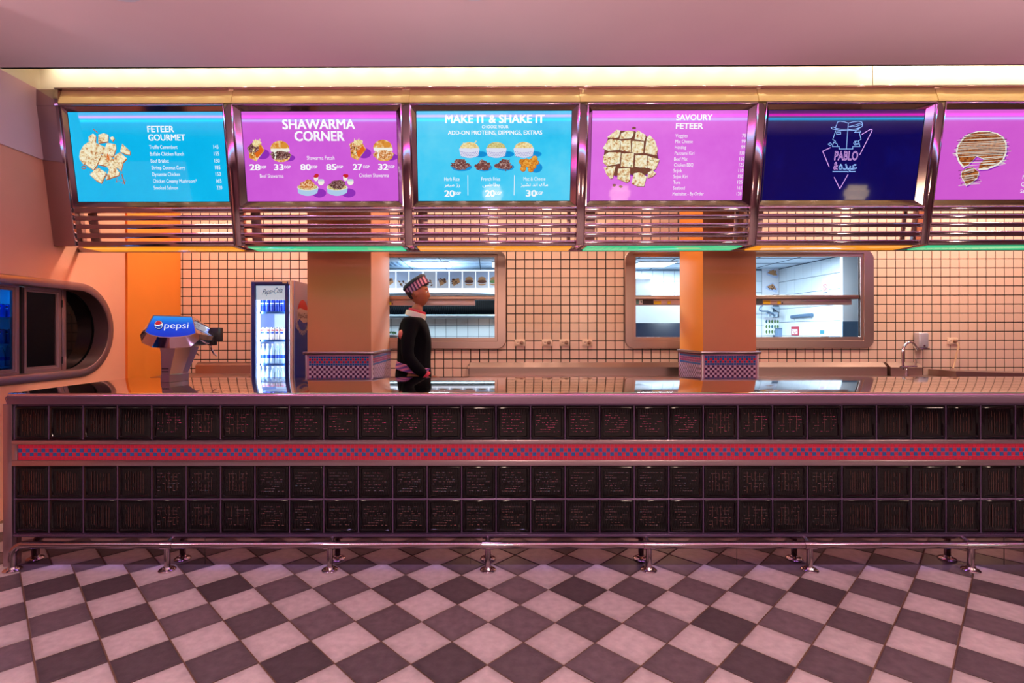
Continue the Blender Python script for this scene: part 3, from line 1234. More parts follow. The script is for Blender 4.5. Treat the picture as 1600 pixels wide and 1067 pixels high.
# --- screen 2
s = Screen(1, 'purple menu screen headed shawarma corner, burgers and two rice bowls pictured', pur_bg)
s.text('SHAWARMA', 442.5, 555, 201, 15, 0.02)
s.text('CORNER', 461.4, 538.5, 219.3, 15, 0.02)
s.text('Shawarma Fattah', 480, 523, 249, 6, 0.002)
s.text('Beef Shawarma', 406.5, 443.4, 277, 6, 0.002)
s.text('Chicken Shawarma', 561.6, 608, 276.5, 6, 0.002)
for tx, a, b, c, d in (('28', 390.9, 406.5, 407, 416.4), ('33', 429, 443.4, 445, 454.5), ('80', 470.4, 486, 487, 496.5), ('85', 510.6, 526, 526.8, 536.4), ('27', 552.3, 566.4, 568.5, 578), ('32', 592, 606.6, 607.5, 617)):
    s.text(tx, a, b, 265, 9.2, 0.02)
    s.text('EGP', c, d, 262.4, 4.2, 0.015)


def burger(s, ox, oy, ch):
    """ox, oy: centre of a burger about 30 px wide"""
    bm = B()
    s.ell(bm, ox + 11, oy + 10, 12, 5.5, 1, 5)
    s.ell(bm, ox + 1, oy + 8, 14, 8.5, 2, 0, 180, 360)
    s.ell(bm, ox, oy + 5, 16, 8, 3, 1, jit=0.12, n=22)
    s.ell(bm, ox - 1, oy - 4, 15, 13, 5, 0, 0, 180, n=18)
    s.poly(bm, [(ox - 15, oy - 4.5), (ox + 14, oy - 4.5), (ox + 15, oy), (ox + 8, oy + 1), (ox + 3, oy - 1), (ox - 6, oy - 1), (ox - 7, oy + 10), (ox - 9, oy + 14), (ox - 10, oy + 1), (ox - 15, oy)], 6, 2)
    s.ell(bm, ox + 6, oy - 9, 6, 4.5, 6, 3, n=12)
    crumbs(s, bm, ox + 2, oy + 5, 13, 5, 26, 1 if ch else 4, 7, 1.4)
    done('food_picture', bm, [bun, chick if ch else meat, cremes, glow('printed_glaze', (222, 148, 56), 0.95), drk, shpu], s.t, smooth=False)


def wrap(s, ox, oy, ch):
    bm = B()
    s.ell(bm, ox + 10, oy + 7, 11, 8, 1, 5)
    s.poly(bm, [(ox - 12, oy - 2), (ox - 2, oy - 14), (ox + 8, oy - 8), (ox + 13, oy + 1), (ox, oy + 18), (ox - 11, oy + 13)], 2, 0)
    s.poly(bm, [(ox - 3, oy + 5), (ox + 8, oy - 5), (ox + 12, oy + 1), (ox + 1, oy + 14)], 3, 3)
    s.ell(bm, ox - 5, oy - 3, 8, 8, 4, 1, jit=0.2, n=12)
    s.ell(bm, ox + 1, oy - 10, 7, 5, 5, 2, jit=0.2, n=12)
    for k in range(9):
        x = ox + R.uniform(-6, 6)
        s.line(bm, [(x, oy - 8), (x + R.uniform(-4, 4), oy - 8 - R.uniform(4, 9))], 0.9, 6, 2)
    s.line(bm, [(ox - 3, oy - 2), (ox - 6, oy + 8)], 2, 6, 2)
    crumbs(s, bm, ox - 6, oy + 2, 5, 8, 16, 4, 7, 1.1)
    done('food_picture', bm, [bun, chick if ch else meat, friesp, orgp, drk, shpu], s.t, smooth=False)


def ricebowl(s, ox, oy, top):
    bm = B()
    s.ell(bm, ox + 18, oy + 9, 11, 7, 1, 4)
    s.poly(bm, [(ox - 16, oy)] + [(ox - 15 + 2.4 * k * 0.0 + 3.75 * k - 0.6 * 0, oy + 9 + 4.5 * math.sin(PI * k / 8)) for k in range(9)] + [(ox + 17, oy)], 2, 0)
    s.ell(bm, ox, oy, 16.5, 5, 3, 1)
    s.ell(bm, ox, oy - 0.5, 15.5, 5, 4, 2, jit=0.05)
    s.ell(bm, ox, oy - 4, 12, 7.5, 5, 3, jit=0.18, n=16)
    crumbs(s, bm, ox, oy - 4, 11, 6, 18, 5, 6, 1.6)
    s.ell(bm, ox + 13, oy - 15, 3.6, 5.5, 2, 1, n=12)
    s.ell(bm, ox + 13.5, oy - 18, 4, 3.2, 3, 6, jit=.25, n=10)
    s.ell(bm, ox + 21, oy - 8, 5, 4.8, 4, 1, n=14)
    s.ell(bm, ox + 21, oy - 11, 5, 1.8, 5, 7, n=14)
    done('food_picture', bm, [bowlb, cremes, ricep, top, shpu, chick if top is chick else drk, redp, glow('printed_cup_rim', (206, 214, 226), 0.95)], s.t, smooth=False)


wrap(s, 400.5, 233, False)
burger(s, 438.5, 236, False)
wrap(s, 559.5, 232, True)
burger(s, 599.5, 235, True)
ricebowl(s, 481, 292, chick)
ricebowl(s, 527, 292, meat)

# --- screen 3
s = Screen(2, 'cyan menu screen headed make it and shake it, three dotted bowls pictured', cyan_bg2)
s.text('MAKE IT & SHAKE IT', 696.6, 851, 192.2, 12.4, 0.022)
s.text('CHOOSE YOUR', 753.6, 795, 200.6, 4.6, 0.012)
s.text('ADD-ON PROTEINS, DIPPINGS, EXTRAS', 700.5, 847.5, 210.5, 6.4, 0.014)
s.text('Herb Rice', 694.8, 718.5, 282.5, 5.8, 0.002)
s.text('French Fries', 752.7, 782, 282.5, 5.8, 0.002)
s.text('Mac & Cheese', 818.4, 852.6, 282.5, 5.8, 0.002)
s.text('\uFEAE\uFEEC\uFE92\uFEE3 \uFEAF\uFEAD', 695, 719, 291.2, 5.4, 0.008)
s.text('\uFEB2\uFEC3\uFE8E\uFEC4\uFE91', 754.5, 781, 291.2, 5.4, 0.008)
s.text('\uFEB0\uFEF4\uFEB8\uFE97 \uFEAA\uFEE7\uFE8D \uFED9\uFE8E\uFEE3', 814, 856.5, 291.2, 5.4, 0.008)
for tx, a, b, c, d in (('20', 695.4, 710.4, 711, 720.6), ('20', 759, 773.4, 774.6, 784.2), ('30', 822.6, 838.5, 839, 849)):
    s.text(tx, a, b, 307, 9.6, 0.02)
    s.text('EGP', c, d, 304, 4.2, 0.015)
bm = B()
s.line(bm, [(731.4, 274), (731.6, 305)], 0.8)
s.line(bm, [(804.3, 274), (803.6, 305)], 0.8)
done('divider_line', bm, s.white, s.t, smooth=False)
for ox, top in ((734, friesp), (776, ricep), (819, friesp)):
    bm = B()
    oy = 233
    s.ell(bm, ox + 17, oy + 8, 11, 4.6, 1, 3)
    s.poly(bm, [(ox - 16, oy)] + [(ox - 13.5 + 3.4 * k, oy + 10.5 + 3.4 * math.sin(PI * k / 8)) for k in range(9)] + [(ox + 16, oy)], 2, 0)
    s.ell(bm, ox, oy - 0.5, 16, 3.6, 3, 0)
    s.ell(bm, ox, oy - 1.5, 14.5, 9.5, 4, 1, 0, 180, n=18)
    for r in range(4):
        for c in range(11):
            x = ox - 13 + 2.55 * c + (1.27 if r % 2 else 0)
            y = oy + 4.0 + 2.3 * r + 2.0 * math.cos((x - ox) / 14 * PI / 2)
            if abs(x - ox) < 14.5 - 0.7 * r:
                s.ell(bm, x, y, 0.7, 0.7, 5, 2, n=6)
    for k in range(10):
        if top is friesp and ox < 800:
            x, y = ox + R.uniform(-11, 9), oy - R.uniform(1, 7)
            s.line(bm, [(x, y), (x + R.uniform(-6, 7), y - R.uniform(0, 6))], 1.3, 6, 1)
    done('food_picture', bm, [bowlw, top, bowld, shbl], s.t, smooth=False)
for ox, oy, rx, ry, m_, d_ in ((720, 257, 16, 9, meat, True), (755, 258, 13, 8, meat, False), (788, 257, 14, 8.5, meat, True)):
    bm = B()
    s.ell(bm, ox + 2, oy + 4, rx, ry * 0.7, 1, 2)
    s.ell(bm, ox, oy + 2, rx * 0.9, ry * 0.7, 2, 0, jit=0.25, n=18)
    s.ell(bm, ox, oy - 2, rx * 0.55, ry * 0.75, 2, 0, jit=0.25, n=14)
    for k in range(26):
        a, q = R.uniform(0, 2 * PI), R.uniform(0.2, 1)
        x, y = ox + rx * q * math.cos(a) * 0.85, oy + 1 + ry * q * math.sin(a) * 0.8
        if d_:
            s.line(bm, [(x, y), (x + R.uniform(-4, 4), y + R.uniform(-3, 3))], 1.4, 3, 1 if k % 2 else 0)
        else:
            s.ell(bm, x, y, 2.6, 2.2, 3, k % 2, n=7, jit=.2)
    done('food_picture', bm, [m_, glow('printed_brown', (120, 66, 60), 0.95), shbl], s.t, smooth=False)
bm = B()
s.ell(bm, 838, 262, 10, 8, 1, 1)
for dx, dy in ((-11, -5), (-4, -6), (4, -6), (9, -10), (11, -4), (-8, 1), (0, 0), (7, 2), (-9, 6), (3, 7), (-2, -1)):
    s.ell(bm, 827 + dx, 258 + dy, 4.8, 4.6, 2, 2, n=12)
    s.ell(bm, 826.6 + dx, 257.5 + dy, 4.2, 4.0, 3, 0, n=12)
done('food_picture', bm, [nugget, shbl, crust], s.t, smooth=False)

# --- screen 4
s = Screen(3, 'pink menu screen headed savoury feteer, square-cut flatbread pictured at its left', pink_bg)
s.text('SAVOURY', 1056.7, 1112.5, 188.8, 8.9, 0.018)
s.text('FETEER', 1056.2, 1098.2, 202.3, 8.9, 0.018)
rows = [('Veggies', 1055.2, 1074.2, 215.5, '75'), ('Mix Cheese', 1055.2, 1082.2, 224.5, '99'), ('Hotdog', 1054.3, 1072, 233.5, '99'), ('Pastrami Kiri', 1054, 1084.7, 242.8, '130'),
        ('Beef Mix', 1053.2, 1073.8, 251.8, '150'), ('Chicken BBQ', 1053, 1083, 261, '125'), ('Sojok', 1052, 1065.5, 270, '110'), ('Sojok Kiri', 1052, 1074.2, 279.2, '150'),
        ('Tuna', 1051.7, 1063, 288.2, '125'), ('Seafood', 1051.3, 1069.7, 297.2, '165'), ('Meshaltet - By Order', 1050.7, 1099.2, 306.2, '120')]
for k, (tx, x0, x1, y, p_) in enumerate(rows):
    s.text(tx, x0, x1, y, 5.4, 0.002)
    e = 1165 - 0.72 * k
    s.text(p_, e - (7.4 if len(p_) == 3 else 6), e, y, 5.4, 0.002)
bm = B()
PIECES4 = [[(180, 245), (330, 130), (385, 140), (360, 240), (290, 260)], [(400, 180), (500, 140), (590, 160), (570, 230), (540, 260), (370, 270)], [(620, 170), (650, 140), (770, 210), (750, 300), (600, 270)],
           [(785, 250), (830, 210), (910, 300), (950, 430), (930, 520), (750, 480)], [(115, 410), (200, 285), (240, 270), (390, 290), (370, 430), (200, 450)], [(390, 300), (540, 280), (545, 470), (385, 440)],
           [(565, 300), (740, 310), (730, 480), (620, 490), (555, 470)], [(130, 520), (210, 470), (390, 475), (375, 640), (180, 680), (120, 620)], [(405, 490), (590, 480), (575, 700), (390, 690)],
           [(615, 510), (790, 520), (780, 710), (600, 690)], [(800, 530), (975, 580), (920, 720), (880, 740), (790, 700)], [(130, 700), (310, 680), (270, 860), (230, 870), (170, 800)],
           [(350, 720), (530, 710), (525, 900), (480, 930), (335, 870)], [(590, 790), (680, 770), (780, 840), (740, 985), (640, 985), (550, 940)], [(800, 780), (870, 740), (925, 790), (870, 840), (790, 865)]]
base = cv([(200, 250), (330, 140), (600, 150), (800, 240), (930, 420), (960, 600), (880, 760), (700, 850), (500, 800), (300, 830), (180, 700), (130, 560), (150, 400)], 930, 190, 9.7)
s.poly(bm, [(a + 1.5, b + 2) for a, b in base], 1, 3)
s.poly(bm, base, 2, 1)
for L in PIECES4:
    q = cv(L, 930, 190, 9.7)
    s.poly(bm, [(a + 0.5, b + 1.0) for a, b in q], 3, 1)
    s.poly(bm, q, 4, 0)
crumbs(s, bm, 984, 244, 38, 36, 60, 2, 5, 0.9)
crumbs(s, bm, 1003, 266, 10, 4, 30, 1, 5, 1.3)
for x, y in ((991, 201), (960, 290), (970, 292)):
    s.ell(bm, x, y, 3, 2, 3, 1, n=8, jit=.25)
done('food_picture', bm, [feteer, glow('printed_filling', (120, 70, 56), .95), grnp, shpu], s.t, smooth=False)

# --- screen 5: neon style emblem on dark blue
s = Screen(4, 'dark navy screen with a neon style emblem of two hatted half faces', navy_bg)
nb = glow('neon_pale_blue', (150, 190, 255), 1.0)
npk = glow('neon_pale_pink', (226, 170, 250), 1.0)
g = lambda L: cv(L, 1280, 180, 7.62)
bm = B()
HAT = [[(185, 165), (212, 95), (240, 85), (290, 92), (340, 108), (400, 92), (460, 86), (500, 95), (510, 125), (500, 150), (460, 172), (345, 185)], [(340, 108), (328, 250), (316, 415)],
       [(135, 160), (160, 152), (200, 170), (260, 180), (335, 180), (420, 178), (500, 152)], [(135, 160), (150, 176), (230, 190), (335, 196), (430, 190), (470, 178)], [(345, 150), (420, 130), (500, 105)], [(350, 152), (430, 150), (505, 120)],
       [(190, 195), (155, 300), (188, 322), (160, 345), (150, 384), (230, 384), (230, 414), (392, 414), (392, 384), (478, 384), (470, 355), (440, 360), (415, 365), (402, 345), (415, 322), (440, 320)],
       [(470, 345), (455, 320), (490, 300), (468, 210)], [(200, 212), (248, 212), (248, 238), (200, 238), (200, 212)], [(410, 218), (440, 198), (485, 200), (485, 214), (410, 218)], [(425, 325), (420, 345), (440, 352), (462, 345)],
       [(100, 355), (125, 340), (145, 355), (125, 375), (100, 355)], [(165, 330), (205, 350), (212, 380)]]
for L in HAT:
    s.line(bm, g(L), 0.95, 3, 0)
for L in ([(500, 240), (605, 178), (622, 190), (612, 215), (475, 482)], [(125, 398), (35, 440), (112, 625)], [(172, 752), (238, 886), (334, 718)]):
    s.line(bm, g(L), 1.1, 3, 1)
s.line(bm, g([(155, 682), (328, 682)]), 1.4, 3, 0)
s.line(bm, g([(350, 682), (420, 682)]), 1.4, 3, 0)
s.ell(bm, 1280 + 335 / 7.62, 180 + 686 / 7.62, 0.9, 0.9, 3, 0, n=8)
done('emblem', bm, [nb, npk], s.t, smooth=False)
s.text('PABLO', 1280 + 170 / 7.62, 1280 + 448 / 7.62, 180 + 545 / 7.62, 13.6, m=npk, outline=0.022)
s.text('&', 1280 + 160 / 7.62, 1280 + 212 / 7.62, 180 + 655 / 7.62, 11.5, m=npk, outline=0.022)
s.text('\uFEE9\uFEAA\uFE92\uFECB', 1280 + 220 / 7.62, 1280 + 438 / 7.62, 180 + 655 / 7.62, 12.0, m=nb, outline=0.025)

# --- screen 6
s = Screen(5, 'magenta menu screen with a drizzled pancake missing a wedge', mag_bg)
for tx, x0, w_, y in (('Fettuccine', 1598.5, 30, 259.5), ('Strawberry', 1597, 32, 270.8), ('Nuts', 1594.5, 14, 281.7), ('Qeshta', 1592.4, 20, 293), ('Sakura', 1591, 20, 303.5)):
    s.text(tx, x0, x0 + w_, y, 6.2, 0.002)
bm = B()
g6 = lambda L: cv(L, 1480, 170, 7.117)
cake = [(330, 262), (440, 262), (540, 285), (610, 330), (645, 400), (645, 500), (610, 590), (540, 645), (430, 690), (330, 695), (345, 640), (400, 580), (310, 545), (270, 590), (220, 640), (165, 672), (110, 605), (80, 520), (95, 430), (150, 350), (230, 290)]
wedge = [(145, 710), (200, 675), (270, 660), (340, 720), (320, 790), (250, 840), (195, 875), (170, 820), (140, 770)]
for L in (cake, wedge):
    q = g6(L)
    s.poly(bm, [(a + 1.6, b + 1.8) for a, b in q], 1, 3)
    bm2 = [bm.verts.new(s.P(a, b, 2)) for a, b in q]
    f = bm.faces.new(bm2)
    f.material_index = 1
    cx, cy = sum(a for a, b in q) / len(q), sum(b for a, b in q) / len(q)
    s.poly(bm, [(cx + (a - cx) * 0.94, cy + (b - cy) * 0.94 - 0.5) for a, b in q], 3, 0)
for k in range(36):
    y = 210 + 2.35 * k
    hw = 41 * math.sqrt(max(0.02, 1 - ((y - 238) / 33) ** 2)) if y < 262 else 12
    c = 1532 if y < 262 else 1513
    if y > 262:
        hw = 13
        if y < 265 or y > 290:
            continue
    for q in range(2 if R.random() < .6 else 1):
        a = c - hw + R.uniform(-5, 6)
        b = c + hw + R.uniform(-8, 5)
        if y > 246 and y < 262 and R.random() < .6:
            a = 1532 + R.uniform(-2, 3)
        s.line(bm, [(a, y + 1.8 + R.uniform(-.6, .6)), ((a + b) / 2, y + R.uniform(-.5, .5)), (b, y - 1.8 + R.uniform(-.6, .6))], R.uniform(.6, 1.0), 4 + q, 2 if (k + q) % 3 else 4)
done('food_picture', bm, [choc, cremes, icing, shpu, drk], s.t, smooth=False)

# ------------------------------------------------------------------ neon tubes and lamps of the dining room (seen in the reflections)
for nm, y, c, e, lb in (('neon_tube', 1.75, (255, 30, 200), 20.0, 'pink neon tube along the dining room ceiling'), ('neon_tube', 1.10, (40, 190, 255), 20.0, 'cyan neon tube along the dining room ceiling')):
    bm = B()
    tube(bm, [(-6.2 + 0.5 * k, y + 0.012 * math.sin(k * 1.7), ZC - 0.035) for k in range(31)], 0.012, 8)
    o = done('neon_tube', bm, mat('neon_' + ('pink' if y > 1.5 else 'cyan'), (20, 20, 20), 0.4, emit=c, estr=e))
    tag(o, lb, 'neon tube', 'neon tubes on the dining room ceiling')
    for k in range(8):
        pass
pend = None
for i, (x, y, z, lb) in enumerate(((0.06, -1.0, 2.14, 'cream drum lamp hanging behind the middle of the dining room'), (2.3, -1.0, 2.14, 'cream drum lamp hanging right of the middle lamp'), (6.46, -1.0, 2.14, 'cream drum lamp hanging farthest to the right'))):
    l = D.lights.new('pendant_bulb', 'POINT')
    l.energy = 75
    l.color = (1.0, 0.72, 0.60)
    l.shadow_soft_size = 0.10
    o = D.objects.new('pendant_bulb', l)
    o.location = (x, y, z - 0.28)
    COL.objects.link(o)
    if pend is None:
        t = thing('pendant_lamp', lb, 'lamp', (x, y, z), 'cream drum lamps at the rear of the dining room')
        bm = B()
        lathe(bm, [(0.09, -0.15), (0.14, -0.15), (0.15, -0.04), (0.18, -0.03), (0.18, 0.07), (0.14, 0.08), (0.14, 0.15), (0.04, 0.15)], (x, y, z), 24)
        done('lamp_shade', bm, mat('lamp_shade', (240, 220, 180), 0.5, emit=(255, 226, 170), estr=5.0), t)
        bm = B()
        tube(bm, [(x, y, z + 0.15), (x, y, ZC)], 0.012, 8)
        done('cord', bm, black, t)
        pend = t
    else:
        tree_copy(pend, (x, y, z), lb)
for x, lb in ((-2.06, 'violet ring downlight at the top left of the ceiling'), (-0.08, 'violet ring downlight near the middle of the ceiling')):
    t = thing('downlight', lb, 'downlight', (x, 2.865, ZC))
    bm = B()
    lathe(bm, [(0.098, -0.001), (0.098, -0.012), (0.118, -0.012), (0.128, -0.006), (0.130, 0.0)], (x, 2.865, ZC), 40)
    done('rim', bm, mat('downlight_rim', (220, 200, 210), 0.4), t)
    bm = B()
    lathe(bm, [(0.098, -0.006), (0.0, -0.006)], (x, 2.865, ZC), 40)
    done('diffuser', bm, mat('violet_diffuser', (200, 190, 220), 0.5, emit=(150, 120, 255), estr=0.9), t)

# ------------------------------------------------------------------ soda dispenser on the worktop
def clearglass(name, tint=(255, 255, 255), refl=0.10):
    if name in MATS:
        return MATS[name]
    m = D.materials.new(name)
    m.use_nodes = True
    nt = m.node_tree
    out = nt.nodes['Material Output']
    nt.nodes.remove(nt.nodes['Principled BSDF'])
    tr = nt.nodes.new('ShaderNodeBsdfTransparent')
    tr.inputs[0].default_value = lin(tint)
    gl = nt.nodes.new('ShaderNodeBsdfGlossy')
    gl.inputs['Roughness'].default_value = 0.03
    fr_ = nt.nodes.new('ShaderNodeLayerWeight')
    fr_.inputs['Blend'].default_value = refl
    mx = nt.nodes.new('ShaderNodeMixShader')
    nt.links.new(fr_.outputs['Fresnel'], mx.inputs[0])
    nt.links.new(tr.outputs[0], mx.inputs[1])
    nt.links.new(gl.outputs[0], mx.inputs[2])
    nt.links.new(mx.outputs[0], out.inputs['Surface'])
    MATS[name] = m
    return m


pane_m = clearglass('clear_glass')
bluepane = clearglass('blue_glass', (120, 190, 235), 0.12)

SN = Vector((0, -1, 0.6164)).normalized()


def SG(px, py, off=0.0):
    t = (518 - py) / F
    Y = (3.57 + 0.0234) / (1 - 0.6164 * t)
    return Vector((PX(px, Y), Y, PZ(py, Y))) + SN * off


sd = thing('soda_dispenser', 'chrome soda dispenser tower with a blue sign, standing on the steel worktop', 'dispenser', (-2.25, 3.7, 1.005))
k_ = lambda a, b: (200 + a / 6.67, 460 + b / 6.67)
bm = B()
signpx = [k_(*p) for p in ((265, 222), (660, 236), (682, 300), (700, 400), (640, 421), (540, 437), (430, 443), (330, 437), (230, 414), (178, 386), (220, 300))]
front = [SG(x, y, 0.0) for x, y in signpx]
rim = [SG(VX + (x - VX), y, 0.004) for x, y in signpx]
cxy = (sum(x for x, y in signpx) / 11, sum(y for x, y in signpx) / 11)
rimo = [SG(cxy[0] + (x - cxy[0]) * 1.035, cxy[1] + (y - cxy[1]) * 1.08, 0.004) for x, y in signpx]
mid = [P3(*k_(262, 212), 3.70), P3(*k_(668, 226), 3.70), P3(*k_(735, 350), 3.66), P3(*k_(745, 410), 3.64), P3(*k_(735, 470), 3.64), P3(*k_(640, 545), 3.63), P3(*k_(430, 558), 3.60), P3(*k_(250, 548), 3.63),
       P3(*k_(135, 500), 3.66), P3(*k_(118, 420), 3.66), P3(*k_(150, 365), 3.68)]
cx_ = -2.246
rear = []
for p in mid:
    x = cx_ + (p.x - cx_) * 0.70
    z = 1.325 + (p.z - 1.345) * 0.66
    rear.append(Vector((x, 3.97, z)))
rear2 = [Vector((cx_ + (p.x - cx_) * 0.85, 3.99, 1.325 + (p.z - 1.325) * 0.85)) for p in rear]
v = loops(bm, [front, rim, rimo, mid, rear, rear2])
bm.faces.new(v[-1])
done('head', bm, chrome, sd, ang=18)
bm = B()
bm.faces.new([bm.verts.new(SG(x, y, 0.001)) for x, y in signpx])
o = done('sign', bm, mat('blue_sign', (10, 40, 150), 0.05, emit=(14, 96, 226), estr=0.75), sd, smooth=False, label='lit blue sign')
sgn = o
_nt = MATS['blue_sign'].node_tree                 # artwork of the lit sign: pale at the top, deep blue below
_tc, _sp, _cr = _nt.nodes.new('ShaderNodeTexCoord'), _nt.nodes.new('ShaderNodeSeparateXYZ'), _nt.nodes.new('ShaderNodeValToRGB')
_mr = _nt.nodes.new('ShaderNodeMapRange')
_mr.inputs['From Min'].default_value, _mr.inputs['From Max'].default_value = 1.32, 1.47
_cr.color_ramp.elements[0].color, _cr.color_ramp.elements[1].color = lin((8, 44, 190)), lin((40, 170, 250))
_cr.color_ramp.elements.new(0.6).color = lin((10, 84, 226))
_nt.links.new(_tc.outputs['Object'], _sp.inputs[0])
_nt.links.new(_sp.outputs['Z'], _mr.inputs['Value'])
_nt.links.new(_mr.outputs['Result'], _cr.inputs['Fac'])
_nt.links.new(_cr.outputs['Color'], _nt.nodes['Principled BSDF'].inputs['Emission Color'])


def sgpoly(bm, pts, lay, mi=0):
    bm.faces.new([bm.verts.new(SG(x, y, 0.001 + 0.0006 * lay)) for x, y in pts]).material_index = mi


def circ(cx, cy, r, a0=0, a1=360, n=24, ry=None):
    return [(cx + r * math.cos(math.radians(a0 + (a1 - a0) * k / (n if a1 - a0 >= 360 else n - 1))), cy - (ry or r) * math.sin(math.radians(a0 + (a1 - a0) * k / (n if a1 - a0 >= 360 else n - 1)))) for k in range(n)]


def globe_layers(cx, cy, r):
    """outline lists of a round emblem: white disc, red top swoosh, blue bottom swoosh"""
    top = circ(cx, cy, r * 0.93, 165, 20, 14) + [(cx + r * 0.35, cy - r * 0.05), (cx - r * 0.25, cy + r * 0.05), (cx - r * 0.6, cy + r * 0.05)]
    bot = circ(cx, cy, r * 0.93, 195, 345, 14) + [(cx + r * 0.5, cy + r * 0.12), (cx, cy + r * 0.42), (cx - r * 0.5, cy + r * 0.3)]
    return top, bot


bm = B()
gx, gy = k_(315, 312)
sgpoly(bm, circ(gx, gy + 0.4, 7.4), 1, 2)
sgpoly(bm, circ(gx, gy, 6.4), 2, 0)
tp, bt = globe_layers(gx, gy, 6.4)
sgpoly(bm, tp, 3, 1)
sgpoly(bm, bt, 3, 3)
done('emblem', bm, [glow('sign_white', (240, 246, 255), 0.95), glow('sign_red', (214, 36, 52), 0.85), glow('sign_navy', (10, 40, 120), 0.7), glow('sign_blue', (20, 80, 190), 0.85)], sgn, smooth=False)
bm = B()
put_text(bm, 'pepsi', lambda a, b: SG(a, 512.6 - b, 0.003), 255.8, 293.6, 0, 9.8, 0.0, slant=0.12)
done('lettering', bm, glow('sign_white', (240, 246, 255), 0.95), sgn, smooth=False)
# pedestal: tapered front face, angled right cheek
bm = B()


def pedring(x0, x1, y0, y1, z, ch):
    return [Vector(p + (z,)) for p in ((x0, y0 + ch * 0.6), (x0 + ch * 0.4, y0), (x1 - ch * 0.25, y0), (x1 + ch * 0.3, y0 + ch * 1.4), (x1 + ch * 0.55, y0 + ch * 2.4), (x1 + ch * 0.4, y1), (x0, y1))]


v = loops(bm, [pedring(-2.325, -2.185, 3.64, 3.88, 1.25, 0.05), pedring(-2.322, -2.195, 3.645, 3.87, 1.21, 0.05), pedring(-2.312, -2.228, 3.64, 3.82, 1.062, 0.04), pedring(-2.313, -2.226, 3.635, 3.825, 1.058, 0.04), pedring(-2.313, -2.226, 3.635, 3.825, 1.006, 0.04)])
bm.faces.new(v[0])
bm.faces.new(v[-1])
done('pedestal', bm, mat('mauve_chrome', (176, 150, 162), 0.32, 0.9), sd, ang=12)
bm = B()
for z in (1.077, 1.098):
    box(bm, -2.292, -2.245, 3.6385, 3.643, z, z + 0.008)
done('drain_slot', bm, black, sd, smooth=False)
mbox('valve', -2.19, -2.075, 3.985, 4.06, 1.285, 1.392, black, sd, 0.006)
mbox('valve_nozzle', -2.165, -2.115, 3.99, 4.05, 1.255, 1.287, black, sd, 0.006)
for x, y, zt in ((-2.235, 3.93, 1.27), (-2.14, 4.0, 1.262)):
    bm = B()
    tube(bm, [(x, y, zt), (x, y, zt - 0.03), (x + 0.012, y + 0.02, zt - 0.075), (x + 0.03, y + 0.025, zt - 0.09)], 0.006, 8)
    done('lever', bm, chrome, sd)

# ------------------------------------------------------------------ tall drinks cooler against the tiled wall
FX0, FX1, FY, FYR, FZ = -2.438, -2.003, 5.30, 5.88, 1.885
dc = thing('drinks_cooler', 'tall glass-door drinks cooler with blue sides, left of the terracotta column', 'cooler', ((FX0 + FX1) / 2, 5.6, 0))
bm = B()
box(bm, FX1 - 0.02, FX1, FY + 0.055, FYR, 0.04, FZ)
box(bm, FX0, FX0 + 0.02, FY + 0.055, FYR, 0.04, FZ)
box(bm, FX0 + 0.02, FX1 - 0.02, FYR - 0.02, FYR, 0.04, FZ)
box(bm, FX0 + 0.02, FX1 - 0.02, FY + 0.055, FYR - 0.02, FZ - 0.05, FZ)
box(bm, FX0 + 0.02, FX1 - 0.02, FY + 0.055, FYR - 0.02, 0.04, 0.4)
done('cabinet', bm, mat('lavender_enamel', (172, 192, 252), 0.3), dc, smooth=False)
bm = B()
box(bm, FX0 + 0.021, FX1 - 0.021, FYR - 0.024, FYR - 0.021, 0.4, FZ - 0.05)
done('back_liner', bm, mat('lit_liner', (230, 240, 250), 0.4, emit=(206, 234, 255), estr=0.55), dc, smooth=False)
bm = B()
for a, b, c, d in ((FX0 + .004, FX0 + .028, 0.06, FZ - .003), (FX1 - .032, FX1 - .004, 0.06, FZ - .003)):
    box(bm, a, b, FY + 0.002, FY + 0.05, c, d, 0.004)
box(bm, FX0 + .028, FX1 - .032, FY + 0.002, FY + 0.05, FZ - 0.04, FZ - 0.003, 0.004)
box(bm, FX0 + .028, FX1 - .032, FY + 0.002, FY + 0.05, 0.06, 0.2, 0.004)
done('door_frame', bm, mat('peach_silver', (226, 200, 190), 0.35, 0.4), dc)
bm = B()
for a, b, c, d in ((FX0 + .016, FX0 + .052, 0.12, FZ - .018), (FX1 - .077, FX1 - .046, 0.12, FZ - .018)):
    box(bm, a, b, FY - 0.004, FY + 0.03, c, d, 0.002)
box(bm, FX0 + .052, FX1 - .077, FY - 0.004, FY + 0.03, FZ - 0.055, FZ - 0.018, 0.002)
done('door_border', bm, navy_e, dc, label='dark blue border round the glass')
mbox('glass_pane', FX0 + .045, FX1 - .07, FY + 0.01, FY + 0.016, 0.2, FZ - 0.03, pane_m, dc)
mbox('brand_plate', FX1 - 0.10, FX1 - 0.055, FY - 0.008, FY - 0.003, FZ - 0.034, FZ - 0.012, cream_p, dc, label='small cream sticker')
mbox('header', FX0 + .05, FX1 - .07, FY + 0.03, FY + 0.04, FZ - 0.20, FZ - 0.055, mat('header_print', (214, 226, 238), 0.4, emit=(200, 220, 240), estr=0.55), dc)
bm = B()
put_text(bm, 'Pepsi-Cola', lambda a, b: P3(a, 459.5 - b - (a - 410) * 0.09, FY + 0.027), 409.5, 440.5, 0, 8.6, 0.0, slant=0.3)
done('lettering', bm, mat('navy_ink', (30, 44, 110), 0.5), dc, smooth=False)
bm = B()
for z in (1.553, 1.264, 1.018, 0.785):
    box(bm, FX0 + .022, FX1 - .022, FY + 0.075, FYR - 0.03, z, z + 0.012)
done('shelf', bm, white_e, dc, smooth=False)
sh = []
